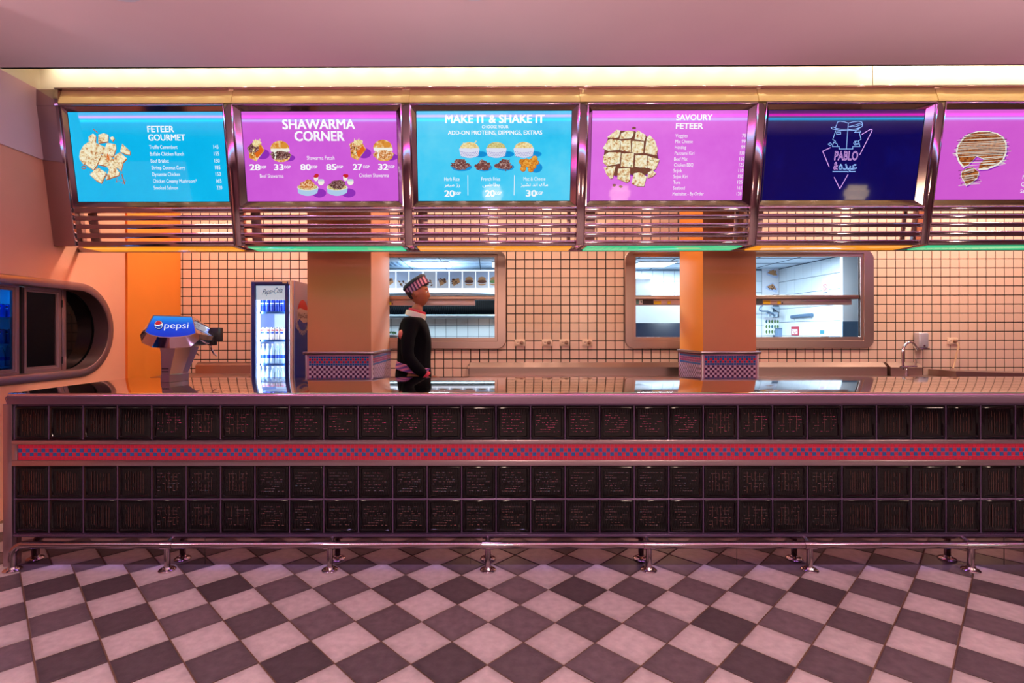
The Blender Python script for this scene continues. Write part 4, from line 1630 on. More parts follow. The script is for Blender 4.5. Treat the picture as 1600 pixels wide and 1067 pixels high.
for z in (1.553, 1.264, 1.018, 0.785):
    o = mbox('shelf_edge', FX0 + .06, FX1 - .075, FY + 0.062, FY + 0.072, z - 0.008, z + 0.016, mat('blue_strip', (50, 110, 190), 0.4), dc, 0.002)
mbox('light_strip', FX0 + .046, FX0 + .07, FY + 0.058, FY + 0.08, 0.45, FZ - 0.08, mat('cooler_led', (240, 248, 255), 0.4, emit=(220, 240, 255), estr=3.0), dc)
area('cooler_lamp', (FX0 + 0.09, FY + 0.06, 1.2), 0.02, 3.4, (0.74, 0.90, 1.0), (PI / 2, 0, math.radians(-40)), sy=1.2)
area('cooler_lamp', (FX1 - 0.08, FY + 0.06, 1.2), 0.02, 2.4, (0.74, 0.90, 1.0), (PI / 2, 0, math.radians(40)), sy=1.2)
# printed right side: lavender above, wave, blue below, round emblem
bm = B()
sx = FX1 + 0.001
SPt = lambda y, z, l: Vector((sx + 0.0006 * l, y, z))
pts = [(FY + .06, 0.05), (FYR - .005, 0.05), (FYR - .005, 1.36)] + [(FYR - 0.05 - 0.45 * k / 8, 1.40 + 0.055 * math.sin(k / 8 * PI * 1.2 + 2.6)) for k in range(9)] + [(FY + .06, 1.505)]
bm.faces.new([bm.verts.new(SPt(a, b, 1)) for a, b in pts]).material_index = 0
ec, ez, er = 5.585, 1.535, 0.165
bm.faces.new([bm.verts.new(SPt(a, b, 2)) for a, b in circ(ec, ez, er)]).material_index = 1
rt = [(a, b) for a, b in circ(ec, ez, -er, 180 + 20, 180 + 165, 14)] + [(ec - 0.09, ez + 0.03), (ec, ez + 0.055), (ec + 0.09, ez + 0.035)]
bm.faces.new([bm.verts.new(SPt(a, b, 3)) for a, b in circ(ec, -ez * -1, er, -20, -160, 14) + [(ec - 0.08, ez + 0.075), (ec + 0.06, ez + 0.06)]]).material_index = 2
bm.faces.new([bm.verts.new(SPt(a, b, 3)) for a, b in circ(ec, ez, er, 25, 155, 14) + [(ec - 0.10, ez - 0.04), (ec + 0.02, ez - 0.085)]]).material_index = 3
for k in range(9):
    a = math.radians(200 + 14 * k)
    x, z = ec + (er + 0.035) * math.cos(a), ez + (er + 0.035) * math.sin(a)
    bm.faces.new([bm.verts.new(SPt(x + 0.012 * c, z + 0.014 * s_, 3)) for c, s_ in ((-1, -1), (1, -0.6), (0.6, 1), (-1, .6))]).material_index = 1
put_text(bm, 'Pepsi-Cola', lambda a, b: SPt(a, ez - 0.03 + b, 5), ec - 0.14, ec + 0.13, 0, 0.055, 0.0, 4, slant=0.25)
o = done('side_print', bm, [mat('print_blue', (28, 86, 240), 0.25), mat('print_white', (224, 232, 252), 0.3), mat('print_red', (206, 40, 56), 0.3), mat('print_blue', (28, 86, 240), 0.25), mat('navy_ink', (30, 44, 110), 0.5)], dc, smooth=False)


def can(label, body, stripe, group, loc, r=0.0262, h=0.128):
    t = thing('soda_can', label, 'can', loc, group)
    x, y, z = loc
    bm = B()
    lathe(bm, [(r * 0.8, 0.0), (r * 0.97, 0.008), (r, 0.014), (r, h - 0.016), (r * 0.85, h - 0.005)], loc, 16)
    done('body', bm, body, t)
    bm = B()
    lathe(bm, [(r * 0.85, h - 0.005), (r * 0.86, h), (r * 0.8, h), (r * 0.78, h - 0.004), (0, h - 0.004)], loc, 16)
    done('lid', bm, chrome, t)
    bm = B()
    g = [(x + (r + 0.0008) * math.sin(a), y - (r + 0.0008) * math.cos(a)) for a in [-.75 + 1.5 * k / 8 for k in range(9)]]
    for mi, za, zb in ((0, 0.50, 0.66), (1, 0.66, 0.72), (2, 0.72, 0.84)) if stripe is not None else ():
        for (xa, ya), (xb, yb) in zip(g, g[1:]):
            bm.faces.new([bm.verts.new(p) for p in ((xa, ya, z + h * za), (xb, yb, z + h * za), (xb, yb, z + h * zb), (xa, ya, z + h * zb))]).material_index = mi
    done('emblem', bm, stripe, t)
    return t


w_ink = mat('white_ink', (240, 242, 250), 0.3)
r_ink = mat('red_ink', (200, 34, 50), 0.3)
b_ink = mat('blue_ink', (24, 70, 180), 0.3)
can_b = mat('blue_can', (22, 56, 176), 0.25, 0.3)
can_w = mat('white_can', (228, 232, 240), 0.25, 0.2)
can_s = mat('sky_can', (70, 130, 210), 0.25, 0.3)
ORD = ('leftmost', 'second from left', 'middle', 'second from right', 'rightmost')
c0 = None
for n, px in enumerate((410.5, 418.2, 426, 433.6, 441.2)):
    loc = Vector((PX(px, 5.43), 5.43, 1.565))
    if c0 is None:
        c0 = can('leftmost blue soda can on the top shelf of the tall drinks cooler', can_b, [b_ink, w_ink, b_ink], 'blue cans on the top cooler shelf', loc)
    else:
        tree_copy(c0, loc, 'blue soda can on the top shelf of the tall drinks cooler, ' + ORD[n])
c0 = None
for n, px in enumerate((411, 418.5, 426, 433.6, 441.2)):
    loc = Vector((PX(px, 5.43), 5.43, 1.276))
    if c0 is None:
        c0 = can('leftmost white soda can on the second shelf of the tall drinks cooler', can_w, [b_ink, w_ink, r_ink], 'white cans on the second cooler shelf', loc)
    else:
        tree_copy(c0, loc, 'white soda can on the second shelf of the tall drinks cooler, ' + ORD[n])


def bottle(label, group, loc, r=0.0265, h=0.205):
    t = thing('drink_bottle', label, 'bottle', loc, group)
    bm = B()
    lathe(bm, [(r * 0.8, 0), (r, 0.008), (r * 0.94, h * 0.28), (r * 0.94, h * 0.42), (r, h * 0.5), (r * 0.9, h * 0.66), (r * 0.42, h * 0.86), (r * 0.42, h * 0.93)], loc, 14)
    done('body', bm, mat('clear_plastic', (158, 196, 226), 0.08, coat=0.4), t)
    bm = B()
    lathe(bm, [(r * 0.955, h * 0.27), (r * 0.97, h * 0.28), (r * 0.97, h * 0.43), (r * 0.955, h * 0.44)], loc, 14)
    done('label_band', bm, mat('label_blue', (20, 70, 190), 0.35), t)
    bm = B()
    lathe(bm, [(r * 0.48, h * 0.92), (r * 0.5, h * 0.93), (r * 0.5, h * 0.99), (r * 0.44, h), (0, h)], loc, 14)
    done('cap', bm, mat('cap_white', (230, 238, 248), 0.4), t)
    return t


for zz, lb, gp in ((1.030, 'blue labelled water bottle on the third shelf of the tall cooler', 'water bottles on the third cooler shelf'), (0.797, 'blue labelled water bottle on the lowest shelf of the tall cooler', 'water bottles on the lowest cooler shelf')):
    b0 = None
    for n, px in enumerate((410.5, 418.2, 426, 433.6, 441.2)):
        loc = Vector((PX(px, 5.43), 5.43, zz))
        if b0 is None:
            b0 = bottle(lb + ', leftmost', gp, loc)
        else:
            tree_copy(b0, loc, lb + ', ' + ORD[n])

# ------------------------------------------------------------------ niche in the left wall: lit cooler, dark doors
rosefr = mat('rose_frame', (132, 104, 110), 0.38, 0.7)
XN = XW - 0.12
wc = thing('niche_cooler', 'blue lit cooler cabinet behind the first glass door of the wall niche', 'cooler', (-3.9, 3.7, 1.0))
bm = B()
box(bm, XN - 0.50, XN - 0.48, 2.6, 4.2, 0.98, 1.78)
box(bm, XN - 0.48, XN - 0.075, 4.19, 4.21, 0.98, 1.78)
box(bm, XN - 0.48, XN - 0.04, 2.6, 4.19, 1.74, 1.78)
box(bm, XN - 0.48, XN - 0.04, 2.6, 4.19, 0.98, 1.02)
done('cabinet', bm, mat('teal_liner', (120, 190, 210), 0.4), wc, smooth=False)
for z in (1.474, 1.268, 1.095):
    mbox('shelf', XN - 0.48, XN - 0.05, 2.62, 4.19, z - 0.012, z, mat('teal_shelf', (150, 210, 225), 0.3), wc)
bm = B()
y0, y1, z0, z1 = 2.66, XN * -1 * F / (765 - 28), 1.03, 1.725
loops(bm, [[(XN + d, a, b) for a, b in L] for d, L in ((-0.03, rrect(y0, y1, z0, z1, 0.004, 2)), (0.0, rrect(y0, y1, z0, z1, 0.004, 2)), (0.0, rrect(y0 + 0.03, y1 - 0.022, z0 + 0.022, z1 - 0.022, 0.003, 2)),
           (-0.008, rrect(y0 + 0.033, y1 - 0.026, z0 + 0.026, z1 - 0.026, 0.003, 2)), (-0.008, rrect(y0 + 0.06, y1 - 0.048, z0 + 0.045, z1 - 0.045, 0.003, 2)), (-0.03, rrect(y0 + 0.06, y1 - 0.048, z0 + 0.045, z1 - 0.045, 0.003, 2)))])
done('door_frame', bm, rosefr, wc)
mbox('glass_pane', XN - 0.02, XN - 0.014, 2.70, y1 - 0.03, 1.06, 1.70, bluepane, wc)
area('niche_lamp', (XN - 0.10, 3.9, 1.73), 0.05, 2.2, (0.35, 0.75, 1.0), (0, 0, 0), sy=0.5)
area('niche_lamp', (XN - 0.10, 3.45, 1.4), 0.03, 2.0, (0.45, 0.80, 1.0), (PI / 2, 0, 0), sy=0.6)
for z, lb, gp, kind in ((1.474, 'blue soda can on the upper shelf of the wall niche', 'blue cans in the wall niche', 'b'), (1.268, 'pale soda can on the middle shelf of the wall niche', 'pale cans in the wall niche', 'w'), (1.095, 'water bottle on the lower shelf of the wall niche', 'water bottles in the wall niche', 'o')):
    c0 = None
    for n, y in enumerate((4.105, 4.043, 3.981)):
        loc = Vector((XN - 0.15, y, z))
        if c0 is None:
            if kind == 'o':
                c0 = bottle(lb + ', next to the door frame', gp, loc, 0.028, 0.16)
            else:
                c0 = can(lb + ', next to the door frame', can_b if kind == 'b' else can_s, [b_ink, w_ink, r_ink], gp, loc, 0.028, 0.105 if kind == 'b' else 0.115)
        else:
            tree_copy(c0, loc, lb + (', second from the door frame', ', third from the door frame')[n - 1])
nd = thing('niche_door', 'steel framed door with dark glass in the middle of the wall niche', 'door', (XN, 4.25, 1.03))
ya, yb_, yc = 3.63 * F / (765 - 40), 3.63 * F / (765 - 98), 3.63 * F / (765 - 105.5)
bm = B()
loops(bm, [[(XN + d, a, b) for a, b in L] for d, L in ((-0.03, rrect(ya, yb_, z0, z1, 0.004, 2)), (0.0, rrect(ya, yb_, z0, z1, 0.004, 2)), (0.0, rrect(ya + 0.02, yb_ - 0.03, z0 + 0.03, z1 - 0.03, 0.003, 2)),
           (-0.008, rrect(ya + 0.022, yb_ - 0.034, z0 + 0.034, z1 - 0.034, 0.003, 2)), (-0.008, rrect(ya + 0.026, yb_ - 0.05, z0 + 0.05, z1 - 0.045, 0.003, 2)), (-0.03, rrect(ya + 0.026, yb_ - 0.05, z0 + 0.05, z1 - 0.045, 0.003, 2)))])
done('frame', bm, rosefr, nd)
mbox('glass_pane', XN - 0.022, XN - 0.016, ya + 0.02, yb_ - 0.04, z0 + 0.03, z1 - 0.03, darkgl, nd)
for z in (1.12, 1.60):
    bm = B()
    tube(bm, [(XN + 0.004, yb_ + 0.004, z - 0.03), (XN + 0.004, yb_ + 0.004, z + 0.03)], 0.006, 8)
    done('hinge', bm, black, nd)
ne = thing('niche_end_panel', 'half round dark glass panel closing the right end of the wall niche', 'panel', (XN, 4.6, 1.03))
mbox('jamb', XN - 0.03, XN, yb_ + 0.006, yc, 1.03, 1.725, rosefr, ne, 0.002)
bm = B()
prism(bm, [(yc, NZ - 0.339)] + [(NYE + 0.339 * math.cos(a), NZ + 0.339 * math.sin(a)) for a in [-PI / 2 + PI * k / 20 for k in range(21)]] + [(yc, NZ + 0.339)], lambda a, b, d: Vector((d, a, b)), XN - 0.02, XN - 0.012)
done('glass_pane', bm, darkgl, ne, smooth=False)
bm = B()
prism(bm, [(y1 - 0.004, NZ - 0.3395), (ya, NZ - 0.3395), (ya, NZ + 0.3395), (y1 - 0.004, NZ + 0.3395)], lambda a, b, d: Vector((d, a, b)), XN - 0.07, XN - 0.022)
done('gap_strip', bm, dark, nf, smooth=False)
struct(mbox('trim_4', XN - 0.55, XN - 0.52, 2.3, 5.1, 0.9, 1.85, dark))
mbox('niche_back', XN - 0.05, XN - 0.04, 4.22, 4.95, 0.98, 1.78, dark, nf)

# ------------------------------------------------------------------ rear worktops, sink, tap, dispenser, sockets
t = thing('rear_worktop', 'long steel worktop with upstand along the tiled wall, under the pass windows', 'worktop', (2, 5.75, 0))
bm = B()
prism(bm, [(5.905, 0.86), (5.83, 0.86), (5.83, 0.958), (5.895, 1.008), (5.905, 1.008)], lambda a, b, d: Vector((d, a, b)), -0.245, 4.43)
bmesh.ops.bevel(bm, geom=[e for e in bm.edges if all(abs(v.co.x + 0.245) < 1e-4 for v in e.verts)], offset=0.02, segments=3, affect='EDGES')
done('upstand', bm, framest, t)
mbox('slab', -0.235, 4.43, 5.64, 5.905, 0.82, 0.858, framest, t, 0.004)
mbox('body', -0.2, 4.43, 5.68, 5.9, 0.0, 0.82, ksteel, t)
t = thing('rear_worktop', 'short steel worktop with upstand in the corner by the orange-lit wall', 'worktop', (-3, 5.6, 0))
mbox('slab', -3.50, -2.50, 5.36, 5.905, 0.862, 0.893, framest, t, 0.004)
bm = B()
prism(bm, [(5.905, 0.893), (5.84, 0.893), (5.84, 0.985), (5.885, 1.015), (5.905, 1.015)], lambda a, b, d: Vector((d, a, b)), -3.30, -2.46)
done('upstand', bm, framest, t)
mbox('body', -3.48, -2.52, 5.4, 5.9, 0.0, 0.862, ksteel, t)
t = thing('sink_unit', 'steel sink end with folded splashback under the wall mounted soap dispenser', 'sink', (4.8, 5.7, 0))
bm = B()
prism(bm, [(5.90, 0.86), (5.80, 0.86), (5.80, 0.955), (5.87, 1.008), (5.90, 1.008)], lambda a, b, d: Vector((d, a, b)), 4.45, 4.80)
done('splashback', bm, framest, t)
bm = B()
prism(bm, [(4.95, 0.0), (6.4, 0.0), (6.4, 0.885), (4.95, 0.93)], lambda a, b, d: Vector((a, d, b)), 5.55, 5.90)
done('drainer', bm, framest, t)
mbox('slab', 4.44, 4.94, 5.54, 5.90, 0.82, 0.858, framest, t, 0.004)
mbox('body', 4.44, 4.94, 5.58, 5.9, 0.0, 0.82, ksteel, t)
t = thing('sink_tap', 'chrome swan neck tap standing at the sink below the soap dispenser', 'tap', (4.45, 5.6, 0.86))
T = lambda px, py: P3(px, py, 5.6)
bm = B()
tube(bm, [T(1409, 578), T(1409, 552), T(1410.5, 543), T(1415, 537), T(1421, 535.5), T(1426.5, 539), T(1430.5, 545)], 0.0135, 12)
done('spout', bm, chrome, t)
bm = B()
tube(bm, [T(1430.0, 544.2), T(1432, 547.5)], 0.016, 12)
done('aerator', bm, chrome, t)
bm = B()
tube(bm, [T(1405.5, 574.5), T(1430, 573)], 0.015, 12)
tube(bm, [T(1414.5, 575), T(1414.5, 588)], [0.013, 0.02], 12)
done('body', bm, chrome, t)
bm = B()
tube(bm, [T(1428, 573), T(1429.5, 566), T(1429, 561)], [0.009, 0.008, 0.006], 8)
done('lever', bm, framest, t)
t = thing('soap_dispenser', 'boxy steel soap dispenser fixed to the tiled wall above the tap', 'dispenser', (4.85, 5.88, 1.15))
bm = B()
box(bm, 4.794, 4.905, 5.835, 5.918, 1.165, 1.340, 0.016, seg=3)
done('body', bm, mat('pale_satin', (206, 196, 206), 0.3, 0.4), t)
bm = B()
box(bm, 4.800, 4.898, 5.815, 5.912, 1.146, 1.166, 0.006)
done('push_lip', bm, steel, t)
bm = B()
lathe(bm, [(0.011, 0), (0.011, 0.004), (0.006, 0.005), (0.0, 0.003)], (4.85, 5.835, 1.192), 14, M=Matrix.Rotation(PI / 2, 4, 'X'))
done('lock', bm, chrome, t)
ws0 = None
for i, (px, py, lb) in enumerate(((812.4, 535.6, 'cream wall socket on the tiles closest to the left pass window'), (854.8, 535.6, 'second cream wall socket from the left pass window'), (882, 535.6, 'third cream wall socket from the left pass window'),
                                  (917.5, 535.6, 'fourth cream wall socket, closest to the right pass window'), (1485.6, 534, 'cream wall socket with a hanging cable beside the soap dispenser'))):
    loc = P3(px, py, YB)
    if ws0 is None:
        ws0 = thing('wall_socket', lb, 'socket', loc, 'wall sockets on the tiles')
        x, y, z = loc
        bm = B()
        box(bm, x - 0.058, x + 0.058, y - 0.011, y, z - 0.039, z + 0.039, 0.004)
        done('plate', bm, cream_p, ws0)
        bm = B()
        lathe(bm, [(0.020, 0), (0.020, 0.004), (0.017, 0.004), (0.017, 0.001), (0, 0.001)], (x - 0.022, y - 0.0105, z), 16, M=Matrix.Rotation(PI / 2, 4, 'X'))
        done('outlet_ring', bm, cream_p, ws0)
        bm = B()
        for q in (-0.006, 0.006):
            lathe(bm, [(0.003, 0), (0.003, 0.0016), (0, 0.0016)], (x - 0.022 + q, y - 0.0115, z), 8, M=Matrix.Rotation(PI / 2, 4, 'X'))
        done('pin_holes', bm, black, ws0, kind='stuff')
        bm = B()
        lathe(bm, [(0.021, 0), (0.021, 0.014), (0.014, 0.028), (0.0, 0.03)], (x + 0.020, y - 0.0105, z + 0.003), 16, M=Matrix.Rotation(PI / 2, 4, 'X'))
        done('plug', bm, mat('taupe_plug', (160, 120, 100), 0.5), ws0)
    else:
        tree_copy(ws0, loc, lb)
bm = B()
a = P3(1488, 537, YB)
tube(bm, [a + Vector((0, -0.042, 0)), a + Vector((0.006, -0.055, -0.03)), a + Vector((-0.002, -0.04, -0.12)), a + Vector((-0.016, -0.025, -0.25)), Vector((PX(1485, 5.9), 5.885, 0.935))], 0.008, 8)
o = done('power_cable', bm, mat('cream_cable', (232, 190, 150), 0.5), ang=60)
tag(o, 'cream power cable hanging from the wall socket beside the soap dispenser', 'cable')


# ------------------------------------------------------------------ heat lamps across the pass windows
yel = mat('yellow_sticker', (222, 176, 24), 0.5)


def warmer(label, x0, x1, lx1, stickers):
    t = thing('food_warmer', label, 'heat lamp', ((x0 + x1) / 2, 5.98, 1.64))
    mbox('shelf', x0, x1, 5.93, 6.05, PZ(468, 5.93), PZ(461.8, 5.93), framest, t, 0.004)
    mbox('lamp_housing', x0, lx1, 5.95, 6.03, PZ(477, 5.95), PZ(468.4, 5.95), mat('rose_housing', (196, 168, 172), 0.35, 0.6), t, 0.003)
    for (a, b, c, d, m_, nm) in stickers:
        mbox(nm, PX(a, 5.947), PX(b, 5.947), 5.946, 5.9515, PZ(d, 5.947), PZ(c, 5.947), m_, t)
    return t


wine = mat('dark_display', (40, 26, 46), 0.3)
warmer('heat lamp bar across the pass window behind the walking person', H1[0], H1[1], PX(742.6, 5.95), ((607.8, 611.5, 471.5, 476, yel, 'sticker'), (612.6, 614, 473, 475.5, black, 'switch')))
xm = PX(1120, 5.95)
red_led = mat('red_led', (60, 5, 10), 0.4, emit=(230, 30, 60), estr=0.9)
warmer('left heat lamp bar of the right pass window', H2[0], xm, xm - 0.01, ((994, 998, 468.8, 475.5, mat('teal_sticker', (110, 170, 176), 0.4), 'sticker'), (1001, 1003, 471, 473, black, 'switch'), (1004.5, 1021, 467.6, 475.7, wine, 'controller'), (1021.6, 1033, 470.5, 475.7, yel, 'sticker'), (1043, 1048, 470.8, 475.6, yel, 'sticker')))
warmer('right heat lamp bar of the right pass window', xm + 0.005, H2[1], PX(1329.8, 5.95), ((1177, 1191, 468.2, 476, wine, 'controller'), (1191.8, 1203, 470, 475.6, yel, 'sticker'), (1204, 1213, 470.6, 475.6, mat('rose_sticker', (190, 150, 140), 0.5), 'sticker'), (1214, 1219.5, 470.5, 475.8, yel, 'sticker'), (1221, 1222.6, 473, 475, black, 'switch')))

# ------------------------------------------------------------------ kitchen behind the pass windows
kp = None
for i, (x, y, lb) in enumerate(((-0.97, 8.8, 'square ceiling light panel in view through the left pass window'), (2.75, 8.8, 'square ceiling light panel in view through the right pass window'), (0.35, 8.8, 'square ceiling light panel half hidden by the right edge of the left window'))):
    if kp is None:
        kp = thing('light_panel', lb, 'ceiling light', (x, y, 2.5), 'kitchen ceiling light panels')
        bm = B()
        box(bm, x - 0.31, x + 0.31, y - 0.33, y + 0.33, 2.482, 2.499, 0.003)
        done('frame', bm, kwhite, kp)
        bm = B()
        box(bm, x - 0.295, x + 0.295, y - 0.315, y + 0.315, 2.478, 2.483)
        done('diffuser', bm, mat('panel_diffuser', (240, 248, 255), 0.5, emit=(235, 245, 255), estr=2.2), kp)
    else:
        tree_copy(kp, (x, y, 2.5), lb)
t = thing('ceiling_vent', 'slotted ceiling vent beside the light panel in the left pass window', 'vent', (-1.75, 8.8, 2.5))
bm = B()
for k in range(6):
    box(bm, -1.98 + 0.09 * k, -1.94 + 0.09 * k, 8.5, 9.0, 2.488, 2.499)
done('slats', bm, kblue, t, smooth=False, kind='stuff')
# extractor hood with food posters on its lit front
t = thing('extractor_hood', 'kitchen extractor hood with dark filters, in the left pass window', 'extractor', (-0.9, 8.9, 1.65))
YH = 8.5
bm = B()
prism(bm, [(YH, PZ(458, YH)), (YH, PZ(421, YH)), (9.58, PZ(421, YH)), (9.58, 1.6), (9.5, 1.6), (9.46, 1.64), (8.78, 2.0), (8.7, PZ(461, 8.7))], lambda a, b, d: Vector((d, a, b)), -2.6, 0.42)
done('canopy', bm, kwhite, t, smooth=False)
mbox('gutter', -2.6, 0.42, YH - 0.02, YH + 0.05, PZ(461.5, YH), PZ(457.5, YH), ksteel, t, 0.004)
bm = B()
n = Vector((0, 0.34, 0.68)).normalized()
for k in range(44):
    x = -2.55 + k * 0.0665
    loops(bm, [[(x, 8.80, 1.985), (x + 0.03, 8.80, 1.985), (x + 0.03, 9.45, 1.645), (x, 9.45, 1.645)], [(x, 8.785, 1.96), (x + 0.03, 8.785, 1.96), (x + 0.03, 9.435, 1.62), (x, 9.435, 1.62)]])
done('filter_baffles', bm, kblue, t, smooth=False, kind='stuff')
bm = B()
prism(bm, [(8.81, 1.985), (9.46, 1.645), (9.45, 1.635), (8.80, 1.975)], lambda a, b, d: Vector((d, a, b)), -2.56, 0.38)
done('filter_back', bm, mat('filter_dark', (24, 36, 50), 0.5), t, smooth=False)  # near-black sheet behind the baffles
mbox('drip_tray', -2.6, 0.42, 9.30, 9.5, PZ(497, 9.4), PZ(491.5, 9.4), ksteel, t, 0.004)
lb_ = thing('photo_lightbox', 'bright lightbox strip of food photographs on the extractor hood', 'lightbox', (-0.9, 8.47, 2.1))
YL = 8.46
mbox('box', -2.6, 0.42, YL, YH - 0.001, PZ(457, YL), PZ(422.5, YL), mat('lightbox_white', (240, 246, 255), 0.5, emit=(235, 243, 255), estr=1.0), lb_, 0.004)
prints = [mat('poster_blue', (200, 216, 246), 0.5), mat('poster_white', (236, 240, 250), 0.5), mat('poster_brown', (110, 70, 60), 0.6), mat('poster_bun', (206, 150, 100), 0.6), mat('poster_green', (110, 150, 90), 0.6)]
pz = lambda px, py, l: P3(px, py, YL) + Vector((0, -0.0015 - 0.0012 * l, 0))
for i, (a, b) in enumerate(((601, 618), (619.5, 638.5), (640, 660), (662, 681), (682.5, 701), (703, 722), (723.5, 743), (744, 763), (764.5, 780))):
    bm = B()

    def pp(pts, l, mi):
        bm.faces.new([bm.verts.new(pz(x, y, l)) for x, y in pts]).material_index = mi
    pp([(a, 424), (b, 424), (b, 450), (a, 450)], 0, 1 if i in (3,) else 0)
    m_ = (a + b) / 2
    pp([(a, 438), (m_, 441), (b, 436), (b, 450), (a, 450)], 1, 1)
    if i in (1, 2, 3):
        for k in range(12):
            x, y = R.uniform(a + 3, b - 3), R.uniform(438, 447)
            pp(circ(x, y, 1.2, n=7), 2, 2 + k % 2)
    elif i in (4, 5, 0):
        pp([(a + 3, 438), (b - 5, 434), (b - 3, 441), (a + 6, 447)], 2, 3)
        for k in range(10):
            pp(circ(R.uniform(a + 3, b - 5), R.uniform(435, 443), 1.2, n=7), 3, 2)
    else:
        pp(circ(m_, 439, 6.5, n=16, ry=3.2), 2, 3)
        pp(circ(m_, 440, 7, n=16, ry=2.6), 3, 4 if i == 8 else 2)
        pp(circ(m_, 436.5, 6, 0, 180, 12, ry=4.2), 4, 3)
        pp(circ(m_, 443.5, 6, 180, 360, 12, ry=2.6), 4, 3)
    done('poster', bm, prints, lb_, smooth=False)
t = thing('herb_tray', 'small steel tray of green herbs low in the left pass window', 'tray', (-1.65, 8.4, 1.3))
mbox('tray', PX(600, 8.4), PX(624, 8.4), 8.3, 8.55, PZ(526, 8.4), PZ(522.5, 8.4), ksteel, t, 0.004)
bm = B()
for k in range(40):
    x, y, z = R.uniform(PX(604, 8.4), PX(619, 8.4)), R.uniform(8.36, 8.48), R.uniform(1.315, 1.345)
    d = Vector((R.uniform(-1, 1), R.uniform(-1, 1), R.uniform(.2, 1))).normalized() * 0.035
    e = d.orthogonal().normalized() * 0.012
    c = Vector((x, y, z))
    bm.faces.new([bm.verts.new(q) for q in (c, c + d * .5 + e, c + d, c + d * .5 - e)])
done('herbs', bm, mat('herb_green', (56, 96, 46), 0.6), t, smooth=False, kind='stuff')
mbox('stand', PX(602, 8.4), PX(622, 8.4), 8.32, 8.53, 0.0, PZ(526, 8.4), ksteel, t)
t = thing('duct_box', 'white boxed duct high in the left part of the right pass window', 'duct', (2.35, 8.7, 2.0))
mbox('casing', PX(985, 8.6), PX(1018, 8.6), 8.6, 9.55, PZ(462, 8.6), PZ(434, 8.6), kwhite, t, 0.004)
mbox('flange', PX(985, 8.58), PX(1018.6, 8.58), 8.58, 8.6, PZ(436, 8.58), PZ(433.5, 8.58), ksteel, t)
t = thing('cooking_unit', 'cooking unit with bright steel splash panel and dark front, right pass window', 'cooker', (2.7, 8.2, 0))
mbox('splash_panel', PX(985, 8.3), PX(1090, 8.3), 8.3, 8.34, PZ(506, 8.3), PZ(474, 8.3), mat('pale_panel', (226, 236, 246), 0.35), t, 0.003)
mbox('front', PX(985, 8.0), PX(1090, 8.0), 8.0, 8.32, 0.0, PZ(505, 8.0), mat('navy_front', (20, 34, 56), 0.3), t, 0.003)
t = thing('steel_partition', 'bright steel partition at the right edge of the right pass window', 'partition', (4.5, 6.8, 0))
mbox('sheet', PX(1316, 6.7), PX(1316, 6.7) + 0.45, 6.7, 6.75, PZ(535, 6.7), 2.45, mat('pale_panel', (226, 236, 246), 0.35), t, 0.002)
mbox('splash', PX(1316, 6.69), PX(1316, 6.69) + 0.45, 6.69, 6.7, PZ(535, 6.69), PZ(503, 6.69), kblue, t)
mbox('foot', PX(1316, 6.7) + 0.05, PX(1316, 6.7) + 0.4, 6.7, 6.75, 0, PZ(535, 6.7), ksteel, t)
# things on the end walls of the kitchen, right pass window
yk = KB - 0.004


def flat(name, label, cat, x0, x1, y0, y1, m_, depth=0.01):
    t = thing(name, label, cat, P3((x0 + x1) / 2, (y0 + y1) / 2, yk))
    mbox('sheet', PX(x0, yk), PX(x1, yk), yk - depth, yk, PZ(y1, yk), PZ(y0, yk), m_, t)
    return t


t = flat('sandwich_poster', 'white poster of two sandwiches on the kitchen wall, right pass window', 'poster', 1190, 1221, 417, 461, prints[1])
for cx, cy, dk in ((1206, 428, 3), (1205, 450, 2)):
    bm = B()
    q = lambda pts, l: [bm.verts.new(P3(a, b, yk - 0.011 - 0.001 * l)) for a, b in pts]
    bm.faces.new(q([(cx - 9, cy - 2), (cx + 2, cy - 8), (cx + 10, cy + 2), (cx + 8, cy + 8), (cx - 2, cy + 5), (cx - 9, cy + 2)], 1)).material_index = 0
    bm.faces.new(q([(cx - 8, cy - 1), (cx + 2, cy - 6), (cx + 8, cy + 3), (cx + 2, cy + 3)], 2)).material_index = 1
    for k in range(9):
        bm.faces.new(q(circ(cx + R.uniform(-5, 6), cy + R.uniform(-4, 3), 1.1, n=7), 3)).material_index = 2
    done('sandwich_print', bm, [prints[0], prints[3], prints[dk]], t, smooth=False)
t = flat('herb_chart', 'chart of small green vegetable pictures on the kitchen wall', 'poster', 1193, 1218.5, 497, 524, prints[1])
bm = B()
for r in range(3):
    for c in range(5):
        x, y = 1197 + 4.4 * c, 503 + 8 * r
        bm.faces.new([bm.verts.new(P3(a, b, yk - 0.0115)) for a, b in circ(x, y, 1.5, n=8, ry=2.8)]).material_index = 1 if (r + 2 * c) % 5 == 0 else 0
done('vegetable_prints', bm, [mat('leaf_ink', (84, 126, 60), 0.6), mat('teal_ink', (40, 110, 130), 0.6)], t, smooth=False, kind='stuff')
t = thing('towel_holder', 'blue grey paper towel holder low on the kitchen wall, right pass window', 'holder', P3(1222, 520, yk))
mbox('box', PX(1214.5, yk - .1), PX(1227, yk - .1), yk - 0.12, yk, PZ(527, yk), PZ(514.5, yk), mat('towel_blue', (120, 146, 180), 0.4), t, 0.01)
mbox('lid', PX(1214, yk - .1), PX(1227.5, yk - .1), yk - 0.125, yk, PZ(514.5, yk), PZ(513.5, yk), kblue, t)
t = thing('wall_shelf', 'slanted steel shelf plate under the hanging tap hose, right pass window', 'shelf', P3(1215, 488, yk))
bm = B()
prism(bm, [(1204, 479.5), (1230.4, 481), (1230.4, 498), (1228, 497)], lambda a, b, d: P3(a, b, d), yk - 0.05, yk - 0.01)
